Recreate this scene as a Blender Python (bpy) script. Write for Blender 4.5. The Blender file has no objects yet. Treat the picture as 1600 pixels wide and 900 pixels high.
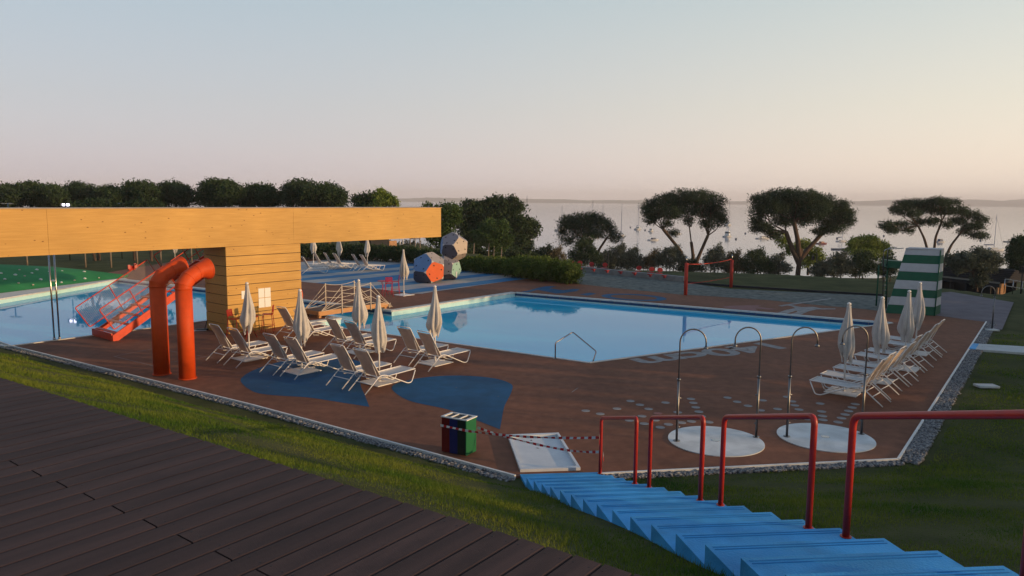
import bpy, bmesh, math, random
import numpy as np
from mathutils import Vector, Matrix
R = math.radians
S = bpy.context.scene
COL = S.collection

# ------------------------------------------------------------------ camera
cam = bpy.data.cameras.new('camera'); camo = bpy.data.objects.new('camera', cam); COL.objects.link(camo)
cam.lens = 36 * 1140 / 1600; cam.sensor_width = 36; cam.clip_start = 0.05; cam.clip_end = 30000
PITCH = math.atan(136 / 1140)
camo.location = (0, 0, 5.0)
camo.matrix_world = Matrix.Translation((0, 0, 5)) @ Matrix.Rotation(R(90) - PITCH, 4, 'X') @ Matrix.Rotation(0.0083, 4, 'Z')
S.camera = camo
# ------------------------------------------------------------------ sky and sun
SUN_AZ, SUN_EL = R(108), R(7.5)          # azimuth clockwise from +Y
w = bpy.data.worlds.new('World'); S.world = w; w.use_nodes = True
nt = w.node_tree; nt.nodes.clear()
sky = nt.nodes.new('ShaderNodeTexSky'); sky.sky_type = 'NISHITA'; sky.sun_disc = False
sky.sun_elevation = SUN_EL; sky.sun_rotation = SUN_AZ
sky.air_density = 1.0; sky.dust_density = 3.0; sky.ozone_density = 2.5; sky.altitude = 100
bg = nt.nodes.new('ShaderNodeBackground'); bg.inputs['Strength'].default_value = 0.05
wo = nt.nodes.new('ShaderNodeOutputWorld')
def sky_ramp(stops):
    r = nt.nodes.new('ShaderNodeValToRGB'); e = r.color_ramp.elements
    while len(e) < len(stops): e.new(.5)
    for q, (p, c) in zip(e, stops): q.position = p; q.color = c + (1,)
    return r
SKG = 1.0
geo = nt.nodes.new('ShaderNodeNewGeometry'); sep = nt.nodes.new('ShaderNodeSeparateXYZ'); nt.links.new(geo.outputs['Incoming'], sep.inputs[0])
inv = nt.nodes.new('ShaderNodeMath'); inv.operation = 'MULTIPLY'; inv.inputs[1].default_value = -1; nt.links.new(sep.outputs['Z'], inv.inputs[0])
away = sky_ramp([(0, (.58,.53,.585)), (.05, (.56,.51,.555)), (.12, (.50,.49,.515)), (.25, (.41,.48,.52)), (.42, (.27,.37,.46)), (.7, (.14,.21,.32)), (1, (.08,.14,.24))])
near = sky_ramp([(0, (1.05,.86,.69)), (.05, (1.02,.85,.67)), (.12, (.88,.79,.62)), (.25, (.64,.67,.60)), (.42, (.36,.43,.47)), (.7, (.16,.22,.32)), (1, (.08,.14,.24))])
dp = nt.nodes.new('ShaderNodeVectorMath'); dp.operation = 'DOT_PRODUCT'; nt.links.new(geo.outputs['Incoming'], dp.inputs[0]); dp.inputs[1].default_value = (-math.sin(SUN_AZ), -math.cos(SUN_AZ), 0)
mr0 = nt.nodes.new('ShaderNodeMapRange'); mr0.interpolation_type = 'SMOOTHSTEP'; mr0.inputs[1].default_value = -.85; mr0.inputs[2].default_value = .75; nt.links.new(dp.outputs['Value'], mr0.inputs[0])
mxs = nt.nodes.new('ShaderNodeMix'); mxs.data_type = 'RGBA'; nt.links.new(mr0.outputs[0], mxs.inputs['Factor'])
for r in (away, near): nt.links.new(inv.outputs[0], r.inputs[0])
nt.links.new(away.outputs[0], mxs.inputs['A']); nt.links.new(near.outputs[0], mxs.inputs['B'])
bg2 = nt.nodes.new('ShaderNodeBackground'); bg2.inputs['Strength'].default_value = 1.0*SKG; nt.links.new(mxs.outputs['Result'], bg2.inputs[0])
adds = nt.nodes.new('ShaderNodeAddShader'); nt.links.new(bg.outputs[0], adds.inputs[0]); nt.links.new(bg2.outputs[0], adds.inputs[1])
nt.links.new(sky.outputs[0], bg.inputs[0]); nt.links.new(adds.outputs[0], wo.inputs[0])
sl = bpy.data.lights.new('sun', 'SUN'); sl.energy = 4.3; sl.angle = R(0.5); sl.color = (1.0, 0.65, 0.32)
so = bpy.data.objects.new('sun', sl); COL.objects.link(so)
sd = Vector((math.sin(SUN_AZ) * math.cos(SUN_EL), math.cos(SUN_AZ) * math.cos(SUN_EL), math.sin(SUN_EL)))
so.rotation_euler = sd.to_track_quat('Z', 'Y').to_euler(); so.location = sd * 100
S.view_settings.view_transform = 'Standard'; S.view_settings.look = 'None'
S.view_settings.exposure = 0.0; S.view_settings.gamma = 1.0
S.cycles.max_bounces = 5; S.cycles.diffuse_bounces = 3; S.cycles.volume_bounces = 0
S.cycles.caustics_reflective = False; S.cycles.caustics_refractive = False

# ------------------------------------------------------------------ materials
MATS = {}
def mat(name, col, rough=0.7, metal=0.0, spec=0.3, var=0.0, scale=4.0, col2=None, bump=0.0, bscale=30.0, stretch=(1, 1, 1), coord='Object', trans=0.0, detail=4.0, rvar=0.0, stain=0.0, sscale=0.35, sstretch=(1,1,1)):
    m = bpy.data.materials.new(name); m.use_nodes = True; t = m.node_tree; n = t.nodes; L = t.links
    b = n['Principled BSDF']; b.inputs['Roughness'].default_value = rough; b.inputs['Metallic'].default_value = metal
    b.inputs['Specular IOR Level'].default_value = spec
    c = tuple(col) + (1,)
    b.inputs['Base Color'].default_value = c
    tc = n.new('ShaderNodeTexCoord'); mp = n.new('ShaderNodeMapping'); mp.inputs['Scale'].default_value = stretch
    L.new(tc.outputs[coord], mp.inputs[0])
    if var > 0 or col2:
        nz = n.new('ShaderNodeTexNoise'); nz.inputs['Scale'].default_value = scale; nz.inputs['Detail'].default_value = detail
        nz.inputs['Roughness'].default_value = 0.6
        L.new(mp.outputs[0], nz.inputs[0])
        r = n.new('ShaderNodeValToRGB'); r.color_ramp.elements[0].position = 0.33; r.color_ramp.elements[1].position = 0.67
        c2 = col2 if col2 else tuple(min(1, x * (1 + var)) for x in col)
        c1 = col if col2 else tuple(x * (1 - var) for x in col)
        r.color_ramp.elements[0].color = tuple(c1) + (1,); r.color_ramp.elements[1].color = tuple(c2) + (1,)
        L.new(nz.outputs[0], r.inputs[0]); L.new(r.outputs[0], b.inputs['Base Color'])
        if rvar > 0:
            mr = n.new('ShaderNodeMapRange'); mr.inputs[3].default_value = rough - rvar; mr.inputs[4].default_value = rough + rvar
            L.new(nz.outputs[0], mr.inputs[0]); L.new(mr.outputs[0], b.inputs['Roughness'])
    if stain > 0:
        mp2 = n.new('ShaderNodeMapping'); mp2.inputs['Scale'].default_value = sstretch; L.new(tc.outputs[coord], mp2.inputs[0])
        ns = n.new('ShaderNodeTexNoise'); ns.inputs['Scale'].default_value = sscale; ns.inputs['Detail'].default_value = 6; ns.inputs['Distortion'].default_value = .6; L.new(mp2.outputs[0], ns.inputs[0])
        mr = n.new('ShaderNodeMapRange'); mr.inputs[1].default_value = .38; mr.inputs[2].default_value = .62; mr.inputs[3].default_value = 1-stain; mr.inputs[4].default_value = 1+stain*.6; L.new(ns.outputs[0], mr.inputs[0])
        mm = n.new('ShaderNodeMix'); mm.data_type = 'RGBA'; mm.blend_type = 'MULTIPLY'; mm.inputs['Factor'].default_value = 1
        L.new(b.inputs['Base Color'].links[0].from_socket, mm.inputs['A']); L.new(mr.outputs[0], mm.inputs['B']); L.new(mm.outputs['Result'], b.inputs['Base Color'])
    if bump > 0:
        nb = n.new('ShaderNodeTexNoise'); nb.inputs['Scale'].default_value = bscale; nb.inputs['Detail'].default_value = 3
        L.new(mp.outputs[0], nb.inputs[0]); bp = n.new('ShaderNodeBump'); bp.inputs['Strength'].default_value = bump
        bp.inputs['Distance'].default_value = 0.02
        L.new(nb.outputs[0], bp.inputs['Height']); L.new(bp.outputs[0], b.inputs['Normal'])
    if trans > 0:
        ts = n.new('ShaderNodeBsdfTranslucent'); mx = n.new('ShaderNodeMixShader'); mx.inputs[0].default_value = trans
        L.new(b.outputs[0], mx.inputs[1]); L.new(ts.outputs[0], mx.inputs[2])
        src = b.inputs['Base Color'].links
        if src: L.new(src[0].from_socket, ts.inputs[0])
        else: ts.inputs[0].default_value = c
        L.new(mx.outputs[0], n['Material Output'].inputs[0])
    m.use_backface_culling = False
    MATS[name] = m; return m

M_deck = mat('red brown rubber deck', (0.160, 0.061, 0.033), 0.85, var=0.0, col2=(0.230, 0.092, 0.051), scale=3.5, bump=0.35, bscale=60, detail=12, stain=.15, sscale=.22)
M_blue = mat('dark blue rubber', (0.005, 0.070, 0.155), 0.8, col2=(0.010, 0.092, 0.205), scale=2.9, detail=10, stain=.2, sscale=.5, bump=0.3, bscale=60)
M_playblue = mat('play surface blue', (0.03, 0.16, 0.33), 0.8, col2=(0.045, 0.20, 0.38), scale=0.8)
M_playgrey = mat('play surface grey', (0.34, 0.33, 0.33), 0.85, col2=(0.42, 0.41, 0.40), scale=0.8)
M_paint = mat('pale grey ground paint', (0.20, 0.185, 0.18), 0.8, col2=(0.34, 0.32, 0.31), scale=3)
M_pinkpaint = mat('faded pink ground paint', (0.22, 0.10, 0.09), 0.8, col2=(0.27, 0.12, 0.11), scale=3)
M_white = mat('white kerb', (0.62, 0.60, 0.57), 0.6, col2=(0.74, 0.72, 0.69), scale=6)
M_rim = mat('pool rim', (0.46, 0.46, 0.44), 0.6, col2=(0.60, 0.59, 0.56), scale=5)
M_tilewall = mat('pool wall pale tile', (0.42, 0.66, 0.66), 0.35, col2=(0.5, 0.72, 0.7), scale=5)
M_gutter = mat('overflow gutter dark', (0.02, 0.07, 0.16), 0.6)
M_lawn = mat('lawn', (0.034, 0.044, 0.014), 0.95, spec=0.1, col2=(0.085, 0.088, 0.034), scale=0.5, bump=1.0, bscale=25, detail=9)
M_blade = mat('grass blades', (0.042, 0.112, 0.014), 0.8, spec=0.15, col2=(0.20, 0.225, 0.034), scale=0.6, trans=0.35, detail=6)
M_sand = mat('grey sand', (0.075, 0.088, 0.082), 0.95, spec=0.1, col2=(0.21, 0.22, 0.20), scale=2.6, bump=1.0, bscale=7, detail=12)
M_pave = mat('grey paving', (0.115, 0.100, 0.115), 0.9, col2=(0.165, 0.145, 0.165), scale=1.2, detail=8)
M_conc = mat('concrete slab', (0.42, 0.43, 0.43), 0.85, col2=(0.55, 0.56, 0.55), scale=2.5, detail=8)
M_sandstone = mat('pale pool beach', (0.60, 0.54, 0.46), 0.8, col2=(0.70, 0.64, 0.55), scale=1.5)
M_steel = mat('brushed steel', (0.38, 0.37, 0.37), 0.25, metal=1.0, var=0.08, scale=20)
M_dsteel = mat('dull steel', (0.20, 0.195, 0.20), 0.42, metal=1.0, var=0.1, scale=20)
M_red = mat('red painted steel', (0.42, 0.022, 0.014), 0.42, spec=0.5, var=0.12, scale=8, rvar=0.1)
M_redst = mat('vermilion stair paint', (0.58, 0.055, 0.02), 0.5, var=0.12, scale=8)
M_pipe = mat('orange red duct paint', (0.56, 0.062, 0.008), 0.6, spec=0.25, var=0.1, scale=3, bump=0.15, bscale=6)
M_step = mat('blue painted steps', (0.036, 0.31, 0.66), 0.6, spec=0.3, col2=(0.065, 0.40, 0.76), scale=1.6, bump=0.3, bscale=50, detail=12, stain=.22, sscale=1.1)
M_strip = mat('anti slip strip', (0.028, 0.22, 0.50), 0.8)
M_white_steel = mat('white powder coated tube', (0.74, 0.71, 0.69), 0.4, var=0.04)
M_sling = mat('beige mesh sling', (0.54, 0.44, 0.385), 0.8, col2=(0.62, 0.51, 0.45), scale=9, trans=0.38, bump=0.2, bscale=200)
M_seat = mat('pale mesh seat', (0.56, 0.54, 0.53), 0.8, col2=(0.64, 0.62, 0.60), scale=10, trans=0.15)
M_canopy = mat('cream parasol cloth', (0.52, 0.50, 0.49), 0.85, col2=(0.62, 0.59, 0.57), scale=5, trans=0.18, bump=0.3, bscale=14)
M_black = mat('black plastic', (0.012, 0.012, 0.014), 0.5)
M_darkgreen = mat('dark green board', (0.008, 0.085, 0.045), 0.6, var=0.1)
M_greywhite = mat('pale grey board', (0.42, 0.42, 0.44), 0.65, var=0.06)
M_mound = mat('green climbing floor', (0.018, 0.17, 0.045), 0.8, col2=(0.030, 0.23, 0.065), scale=1.0, detail=6)
M_stone = mat('pebble', (0.03, 0.034, 0.05), 0.8, col2=(0.34, 0.33, 0.32), scale=22, detail=2)
M_bark = mat('bark', (0.055, 0.035, 0.026), 0.95, col2=(0.11, 0.07, 0.05), scale=6, bump=0.8, bscale=12, stretch=(1, 1, .3))
M_palebark = mat('pale bark', (0.16, 0.125, 0.095), 0.95, col2=(0.24, 0.19, 0.15), scale=6, bump=0.6, bscale=12)
M_rope = mat('cream rope', (0.62, 0.52, 0.42), 0.9)
M_bridge = mat('bridge timber', (0.42, 0.21, 0.085), 0.75, col2=(0.52, 0.27, 0.12), scale=3, stretch=(1, 8, 8))
M_bridgetop = mat('bridge deck timber', (0.14, 0.085, 0.06), 0.8, var=0.2, scale=4)
M_dark = mat('dark board', (0.02, 0.02, 0.025), 0.8)
M_thatch = mat('dark shingle roof', (0.022, 0.02, 0.022), 0.95, var=0.4, scale=6, bump=1, bscale=20)
M_brick_lit = mat('warm brick and lit wall', (0.36, 0.20, 0.11), 0.9, var=0.2, scale=8)
M_paper = mat('white paper sheet', (0.72, 0.72, 0.70), 0.7)
M_magenta = mat('crimson chair paint', (0.42, 0.012, 0.045), 0.5)
M_binred = mat('bin red panel', (0.13, 0.006, 0.006), 0.5); M_binblue = mat('bin blue panel', (0.010, 0.014, 0.10), 0.5)
M_bingreen = mat('bin green panel', (0.007, 0.11, 0.042), 0.5); M_binblack = mat('bin dark panel', (0.008, 0.016, 0.012), 0.5)
M_lampglass = bpy.data.materials.new('lit lamp'); M_lampglass.use_nodes = True
_b = M_lampglass.node_tree.nodes['Principled BSDF']; _b.inputs['Emission Color'].default_value = (0.85, 0.8, 1, 1); _b.inputs['Emission Strength'].default_value = 6

def leafmat(name, a, b, scale=0.9, trans=0.25):
    return mat(name, a, 0.75, spec=0.2, col2=b, scale=scale, trans=trans, detail=7)
LF_pine = leafmat('pine needles', (0.012, 0.030, 0.015), (0.048, 0.078, 0.034))
LF_dark = leafmat('dark evergreen leaves', (0.016, 0.036, 0.016), (0.052, 0.084, 0.030))
LF_mid = leafmat('mid green leaves', (0.028, 0.060, 0.016), (0.075, 0.125, 0.032))
LF_bright = leafmat('bright spring leaves', (0.10, 0.16, 0.024), (0.25, 0.30, 0.06))
LF_olive = leafmat('olive grey leaves', (0.045, 0.058, 0.042), (0.125, 0.145, 0.105))
LF_hedge = leafmat('hedge leaves', (0.035, 0.068, 0.012), (0.13, 0.17, 0.032), 1.4)
LF_dry = leafmat('brownish shrub leaves', (0.075, 0.062, 0.032), (0.17, 0.135, 0.065), 1.4)

def wood_panel(name, c1, c2, knots=True):
    m = bpy.data.materials.new(name); m.use_nodes = True; t = m.node_tree; n = t.nodes; L = t.links
    b = n['Principled BSDF']; b.inputs['Roughness'].default_value = 0.6; b.inputs['Specular IOR Level'].default_value = 0.3
    tc = n.new('ShaderNodeTexCoord'); mp = n.new('ShaderNodeMapping'); mp.inputs['Scale'].default_value = (0.5, 9, 9)
    L.new(tc.outputs['Object'], mp.inputs[0])
    nz = n.new('ShaderNodeTexNoise'); nz.inputs['Scale'].default_value = 2.2; nz.inputs['Detail'].default_value = 9; nz.inputs['Roughness'].default_value = 0.65
    L.new(mp.outputs[0], nz.inputs[0])
    r = n.new('ShaderNodeValToRGB'); r.color_ramp.elements[0].position = 0.3; r.color_ramp.elements[1].position = 0.7
    r.color_ramp.elements[0].color = c1 + (1,); r.color_ramp.elements[1].color = c2 + (1,)
    L.new(nz.outputs[0], r.inputs[0]); out = r.outputs[0]
    n2 = n.new('ShaderNodeTexNoise'); n2.inputs['Scale'].default_value = 0.45; n2.inputs['Detail'].default_value = 2; L.new(tc.outputs['Object'], n2.inputs[0])
    mr2 = n.new('ShaderNodeMapRange'); mr2.inputs[1].default_value = .3; mr2.inputs[2].default_value = .7; mr2.inputs[3].default_value = 0.85; mr2.inputs[4].default_value = 1.08
    L.new(n2.outputs[0], mr2.inputs[0])
    mm = n.new('ShaderNodeMix'); mm.data_type = 'RGBA'; mm.blend_type = 'MULTIPLY'; mm.inputs['Factor'].default_value = 1
    L.new(out, mm.inputs['A']); L.new(mr2.outputs[0], mm.inputs['B']); out = mm.outputs['Result']
    if knots:
        v = n.new('ShaderNodeTexVoronoi'); v.inputs['Scale'].default_value = 3.4; mp2 = n.new('ShaderNodeMapping'); mp2.inputs['Scale'].default_value = (0.8, 1, 1.5)
        L.new(tc.outputs['Object'], mp2.inputs[0]); L.new(mp2.outputs[0], v.inputs[0])
        mr = n.new('ShaderNodeMapRange'); mr.inputs[1].default_value = 0.06; mr.inputs[2].default_value = 0.11; L.new(v.outputs['Distance'], mr.inputs[0])
        mk = n.new('ShaderNodeMix'); mk.data_type = 'RGBA'; L.new(mr.outputs[0], mk.inputs['Factor'])
        mk.inputs['A'].default_value = (c1[0] * .4, c1[1] * .3, c1[2] * .25, 1); L.new(out, mk.inputs['B']); out = mk.outputs['Result']
    L.new(out, b.inputs['Base Color'])
    bp = n.new('ShaderNodeBump'); bp.inputs['Strength'].default_value = 0.15; bp.inputs['Distance'].default_value = .01
    L.new(nz.outputs[0], bp.inputs['Height']); L.new(bp.outputs[0], b.inputs['Normal'])
    return m
M_timber = wood_panel('orange stained pine panel', (0.44, 0.235, 0.055), (0.56, 0.325, 0.090))

def plank_mat():
    m = mat('dark composite plank', (0.034, 0.020, 0.019), 0.75, spec=0.25, col2=(0.072, 0.043, 0.039), scale=1.5, stretch=(0.35, 6, 1), detail=9, rvar=0.1)
    t = m.node_tree; n = t.nodes; L = t.links; b = n['Principled BSDF']
    tc = n.new('ShaderNodeTexCoord'); wv = n.new('ShaderNodeTexWave'); wv.bands_direction = 'Y'; wv.inputs['Scale'].default_value = 30; wv.inputs['Distortion'].default_value = 0.3
    L.new(tc.outputs['Object'], wv.inputs[0])
    nz = n.new('ShaderNodeTexNoise'); nz.inputs['Scale'].default_value = 60; L.new(tc.outputs['Object'], nz.inputs[0])
    ad = n.new('ShaderNodeMath'); ad.operation = 'ADD'; L.new(wv.outputs[1], ad.inputs[0]); L.new(nz.outputs[0], ad.inputs[1])
    bp = n.new('ShaderNodeBump'); bp.inputs['Strength'].default_value = 0.35; bp.inputs['Distance'].default_value = 0.004
    L.new(ad.outputs[0], bp.inputs['Height']); L.new(bp.outputs[0], b.inputs['Normal'])
    oi = n.new('ShaderNodeObjectInfo'); mr = n.new('ShaderNodeMapRange'); mr.inputs[3].default_value = 0.8; mr.inputs[4].default_value = 1.2
    L.new(oi.outputs['Random'], mr.inputs[0])
    mm = n.new('ShaderNodeMix'); mm.data_type = 'RGBA'; mm.blend_type = 'MULTIPLY'; mm.inputs['Factor'].default_value = 1
    L.new(b.inputs['Base Color'].links[0].from_socket, mm.inputs['A']); L.new(mr.outputs[0], mm.inputs['B']); L.new(mm.outputs['Result'], b.inputs['Base Color'])
    return m
M_plank = plank_mat()

def water_mat(name, c1, c2, bump, bscale, stretch, rough=0.03, ior=1.33):
    m = bpy.data.materials.new(name); m.use_nodes = True; t = m.node_tree; n = t.nodes; L = t.links
    n.remove(n['Principled BSDF'])
    df = n.new('ShaderNodeBsdfDiffuse'); gl = n.new('ShaderNodeBsdfGlossy'); gl.inputs['Roughness'].default_value = rough
    fr = n.new('ShaderNodeFresnel'); fr.inputs['IOR'].default_value = ior; mx = n.new('ShaderNodeMixShader')
    tc = n.new('ShaderNodeTexCoord'); mp = n.new('ShaderNodeMapping'); mp.inputs['Scale'].default_value = stretch
    L.new(tc.outputs['Object'], mp.inputs[0])
    nz = n.new('ShaderNodeTexNoise'); nz.inputs['Scale'].default_value = bscale; nz.inputs['Detail'].default_value = 3; L.new(mp.outputs[0], nz.inputs[0])
    bp = n.new('ShaderNodeBump'); bp.inputs['Strength'].default_value = bump; bp.inputs['Distance'].default_value = 0.02
    L.new(nz.outputs[0], bp.inputs['Height'])
    for x in (gl, fr): L.new(bp.outputs[0], x.inputs['Normal'])
    n2 = n.new('ShaderNodeTexNoise'); n2.inputs['Scale'].default_value = 0.12; L.new(mp.outputs[0], n2.inputs[0])
    r = n.new('ShaderNodeValToRGB'); r.color_ramp.elements[0].color = c1 + (1,); r.color_ramp.elements[1].color = c2 + (1,)
    r.color_ramp.elements[0].position = .35; r.color_ramp.elements[1].position = .65
    L.new(n2.outputs[0], r.inputs[0]); L.new(r.outputs[0], df.inputs[0])
    L.new(fr.outputs[0], mx.inputs[0]); L.new(df.outputs[0], mx.inputs[1]); L.new(gl.outputs[0], mx.inputs[2])
    L.new(mx.outputs[0], n['Material Output'].inputs[0]); return m
M_pool = water_mat('pool water', (0.025, 0.46, 0.80), (0.040, 0.54, 0.86), 0.05, 1.2, (1, 1, 1), 0.02)
M_lake = water_mat('lake water', (0.33, 0.35, 0.41), (0.38, 0.40, 0.46), 0.09, 0.35, (0.30, 1.3, 1), 0.09)

# ------------------------------------------------------------------ mesh helpers
class MB:
    def __init__(s): s.v = []; s.f = []; s.mi = []; s.cur = 0; s.sm = []
    def add(s, vs, fs, smooth=False):
        o = len(s.v); s.v += [tuple(p) for p in vs]; s.f += [tuple(i + o for i in f) for f in fs]
        s.mi += [s.cur] * len(fs); s.sm += [smooth] * len(fs); return s
    def box(s, c, d, rz=0.0, M=None):
        x, y, z = d[0] / 2, d[1] / 2, d[2] / 2; cr, sr = math.cos(rz), math.sin(rz)
        vs = []
        for sx, sy, sz in ((-1,-1,-1),(1,-1,-1),(1,1,-1),(-1,1,-1),(-1,-1,1),(1,-1,1),(1,1,1),(-1,1,1)):
            a, b = sx * x, sy * y; p = Vector((c[0] + a * cr - b * sr, c[1] + a * sr + b * cr, c[2] + sz * z))
            if M: p = M @ p
            vs.append(p)
        return s.add(vs, [(0,3,2,1),(4,5,6,7),(0,1,5,4),(1,2,6,5),(2,3,7,6),(3,0,4,7)])
    def prism(s, poly, z0, z1):
        n = len(poly)
        if sum(poly[i][0] * poly[(i+1) % n][1] - poly[(i+1) % n][0] * poly[i][1] for i in range(n)) < 0: poly = poly[::-1]
        vs = [(p[0], p[1], z0) for p in poly] + [(p[0], p[1], z1) for p in poly]
        return s.add(vs, [tuple(range(n - 1, -1, -1)), tuple(range(n, 2 * n))] + [(i, (i+1) % n, n + (i+1) % n, n + i) for i in range(n)])
    def bar(s, a, b, w, h=None):                                   # rectangular bar between two points
        h = h or w; a, b = Vector(a), Vector(b); d = (b - a); q = d.to_track_quat('Z', 'Y'); vs = []
        for e in (a, b):
            for sx, sy in ((-1,-1),(1,-1),(1,1),(-1,1)): vs.append(e + q @ Vector((sx * w / 2, sy * h / 2, 0)))
        return s.add(vs, [(0,3,2,1),(4,5,6,7),(0,1,5,4),(1,2,6,5),(2,3,7,6),(3,0,4,7)])
    def tube(s, pts, r, n=8, caps=True):
        pts = [Vector(p) for p in pts]; k = len(pts)
        rs = r if isinstance(r, (list, tuple)) else [r] * k
        vs = []; ref = None
        for i, p in enumerate(pts):
            t = (pts[min(i+1, k-1)] - pts[max(i-1, 0)]).normalized()
            if ref is None:
                ref = Vector((0, 0, 1)) if abs(t.z) < .9 else Vector((1, 0, 0))
            a = (ref - t * ref.dot(t)).normalized(); ref = a; b = t.cross(a)
            for j in range(n):
                an = 2 * math.pi * j / n; vs.append(p + (a * math.cos(an) + b * math.sin(an)) * rs[i])
        fs = [(i*n+j, i*n+(j+1) % n, (i+1)*n+(j+1) % n, (i+1)*n+j) for i in range(k-1) for j in range(n)]
        s.add(vs, fs, True)
        if caps:
            o = len(s.v) - k * n
            s.f += [tuple(o + j for j in range(n-1, -1, -1)), tuple(o + (k-1)*n + j for j in range(n))]; s.mi += [s.cur]*2; s.sm += [False]*2
        return s
    def disc(s, c, r, z0, z1, n=24):
        return s.prism([(c[0] + r*math.cos(2*math.pi*i/n), c[1] + r*math.sin(2*math.pi*i/n)) for i in range(n)], z0, z1)
    def poly(s, pts): return s.add(pts, [tuple(range(len(pts)))])
    def build(s, name, m, parent=None, loc=None):
        me = bpy.data.meshes.new(name); me.from_pydata(s.v, [], s.f); ms = m if isinstance(m, (list, tuple)) else [m]
        for x in ms: me.materials.append(x)
        if len(ms) > 1: me.polygons.foreach_set('material_index', s.mi)
        me.polygons.foreach_set('use_smooth', s.sm); me.update()
        o = bpy.data.objects.new(name, me); COL.objects.link(o)
        if parent: o.parent = parent
        if loc: o.location = loc
        return o
def tag(o, label=None, cat=None, group=None, kind=None):
    if label: o['label'] = label
    if cat: o['category'] = cat
    if group: o['group'] = group
    if kind: o['kind'] = kind
    return o
def thing(name, label, cat, loc=(0,0,0), rz=0.0, group=None):
    o = bpy.data.objects.new(name, None); COL.objects.link(o); o.location = loc; o.rotation_euler = (0,0,rz); o.empty_display_size = .2
    return tag(o, label, cat, group)
def copy_tree(o, parent=None):
    c = o.copy(); COL.objects.link(c)
    if parent: c.parent = parent
    for ch in list(o.children): copy_tree(ch, c)
    return c
def rounded(pts, r, n=4):                                          # round the corners of a polyline
    pts = [Vector(p) for p in pts]; out = [pts[0]]
    for i in range(1, len(pts)-1):
        a, b, c = pts[i-1], pts[i], pts[i+1]; u = (a-b); v = (c-b); rr = min(r, u.length*.45, v.length*.45)
        p0 = b + u.normalized()*rr; p1 = b + v.normalized()*rr
        for k in range(n+1):
            t = k/n; out.append(p0*(1-t)**2 + b*2*t*(1-t) + p1*t*t)
    out.append(pts[-1]); return out
def np_mesh(name, V, quads, m, parent=None):
    me = bpy.data.meshes.new(name); nq = len(quads); k = quads.shape[1]
    me.vertices.add(len(V)); me.vertices.foreach_set('co', V.astype(np.float32).ravel())
    me.loops.add(nq*k); me.loops.foreach_set('vertex_index', quads.astype(np.int32).ravel())
    me.polygons.add(nq); me.polygons.foreach_set('loop_start', np.arange(nq, dtype=np.int32)*k)
    try: me.polygons.foreach_set('loop_total', np.full(nq, k, dtype=np.int32))
    except Exception: pass
    me.materials.append(m); me.update(calc_edges=True); me.validate()
    o = bpy.data.objects.new(name, me); COL.objects.link(o)
    if parent: o.parent = parent
    return o
U = (0.629, 0.777); V_ = (0.777, -0.629); UA = math.atan2(0.777, 0.629)

# ------------------------------------------------------------------ terrain
KL = Vector((-.55, -.835)); KR = Vector((.15, -.989))
DECK = [(0.1,12.85),(1.64,13.03),(7.62,13.93),(20.39,31.02),(18.6,33.6),(17.53, 33.79),(16.64, 34.76),(15.21, 35.76),(13.28, 37.52),(10.98, 38.77),(9.1, 39.59),(6.64, 41.75),(4.09, 44.17),(2.4, 45.47),(-1,52),(-15,66),(-27,58),(-27.2,47),(-28,37.5),(-31,31),(-27,25.5),(-19.5,24.6),(-16.8,24.15),(-10.93,20.35),(-6.28,17.32),(-2.05,14.36)]
POOL = [(2.42,22.34),(-8.4,29.3),(-7.24,30.53),(-9.98,32.75),(-16.95,24.1),(-25.9,29.0),(-25.2,35.6),(-24.3,44.7),(-5.45,32.75),(0.18,39.84),(16.1,30.5)]
def inpoly(x, y, P):
    r = np.zeros(x.shape, bool); n = len(P)
    for i in range(n):
        x0, y0 = P[i]; x1, y1 = P[(i+1) % n]
        if y0 == y1: continue
        c = ((y0 > y) != (y1 > y)) & (x < (x1-x0)*(y-y0)/(y1-y0) + x0); r ^= c
    return r
EX = [-4000,-400,-25,-8,2.8,9.2,19.4,24,25.9,27.3,31,40,70,400,4000]; EY = [400,130,100,80,55,53.5,51,48.2,44.5,40.5,41,52,60,60,60]
def terrain_z(x, y):
    d = -(0)
    dl = (-.55*x - .835*y) + 10.72; dr = (.15*x - .989*y) + 12.62
    zl = .41*np.maximum(0, dl - .05)*np.clip((dl-.15)/.9, 0, 1); zr = .31*np.maximum(0, dr - .35)
    k = 6.0; z = np.log(np.exp(k*np.minimum(zl, 6)) + np.exp(k*np.minimum(zr, 6)))/k - math.log(2)/k
    z = np.maximum(z, 0) ; z = 3.36 - np.log1p(np.exp(3.0*(3.36 - z)))/3.0 + 0.0*z if False else np.minimum(z, 3.34)
    z = z + 0.05*np.sin(x*.9 + 1.3*np.sin(y*.5))*np.sin(y*.8 + x*.3)*np.clip(z, 0, 1)*np.clip((3.34 - z)*2, 0, 1)
    e = np.interp(x, EX, EY); dd = np.maximum(0, y - e); z = z - np.minimum(.34*np.maximum(0, dd - .8), 5.35) - .34*np.maximum(0, dd - 56) - 0.04
    hill = np.clip((-x - 31)/60, 0, 1)
    return np.maximum(z + hill*0.6*(dd <= 0), -9.5)
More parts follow.
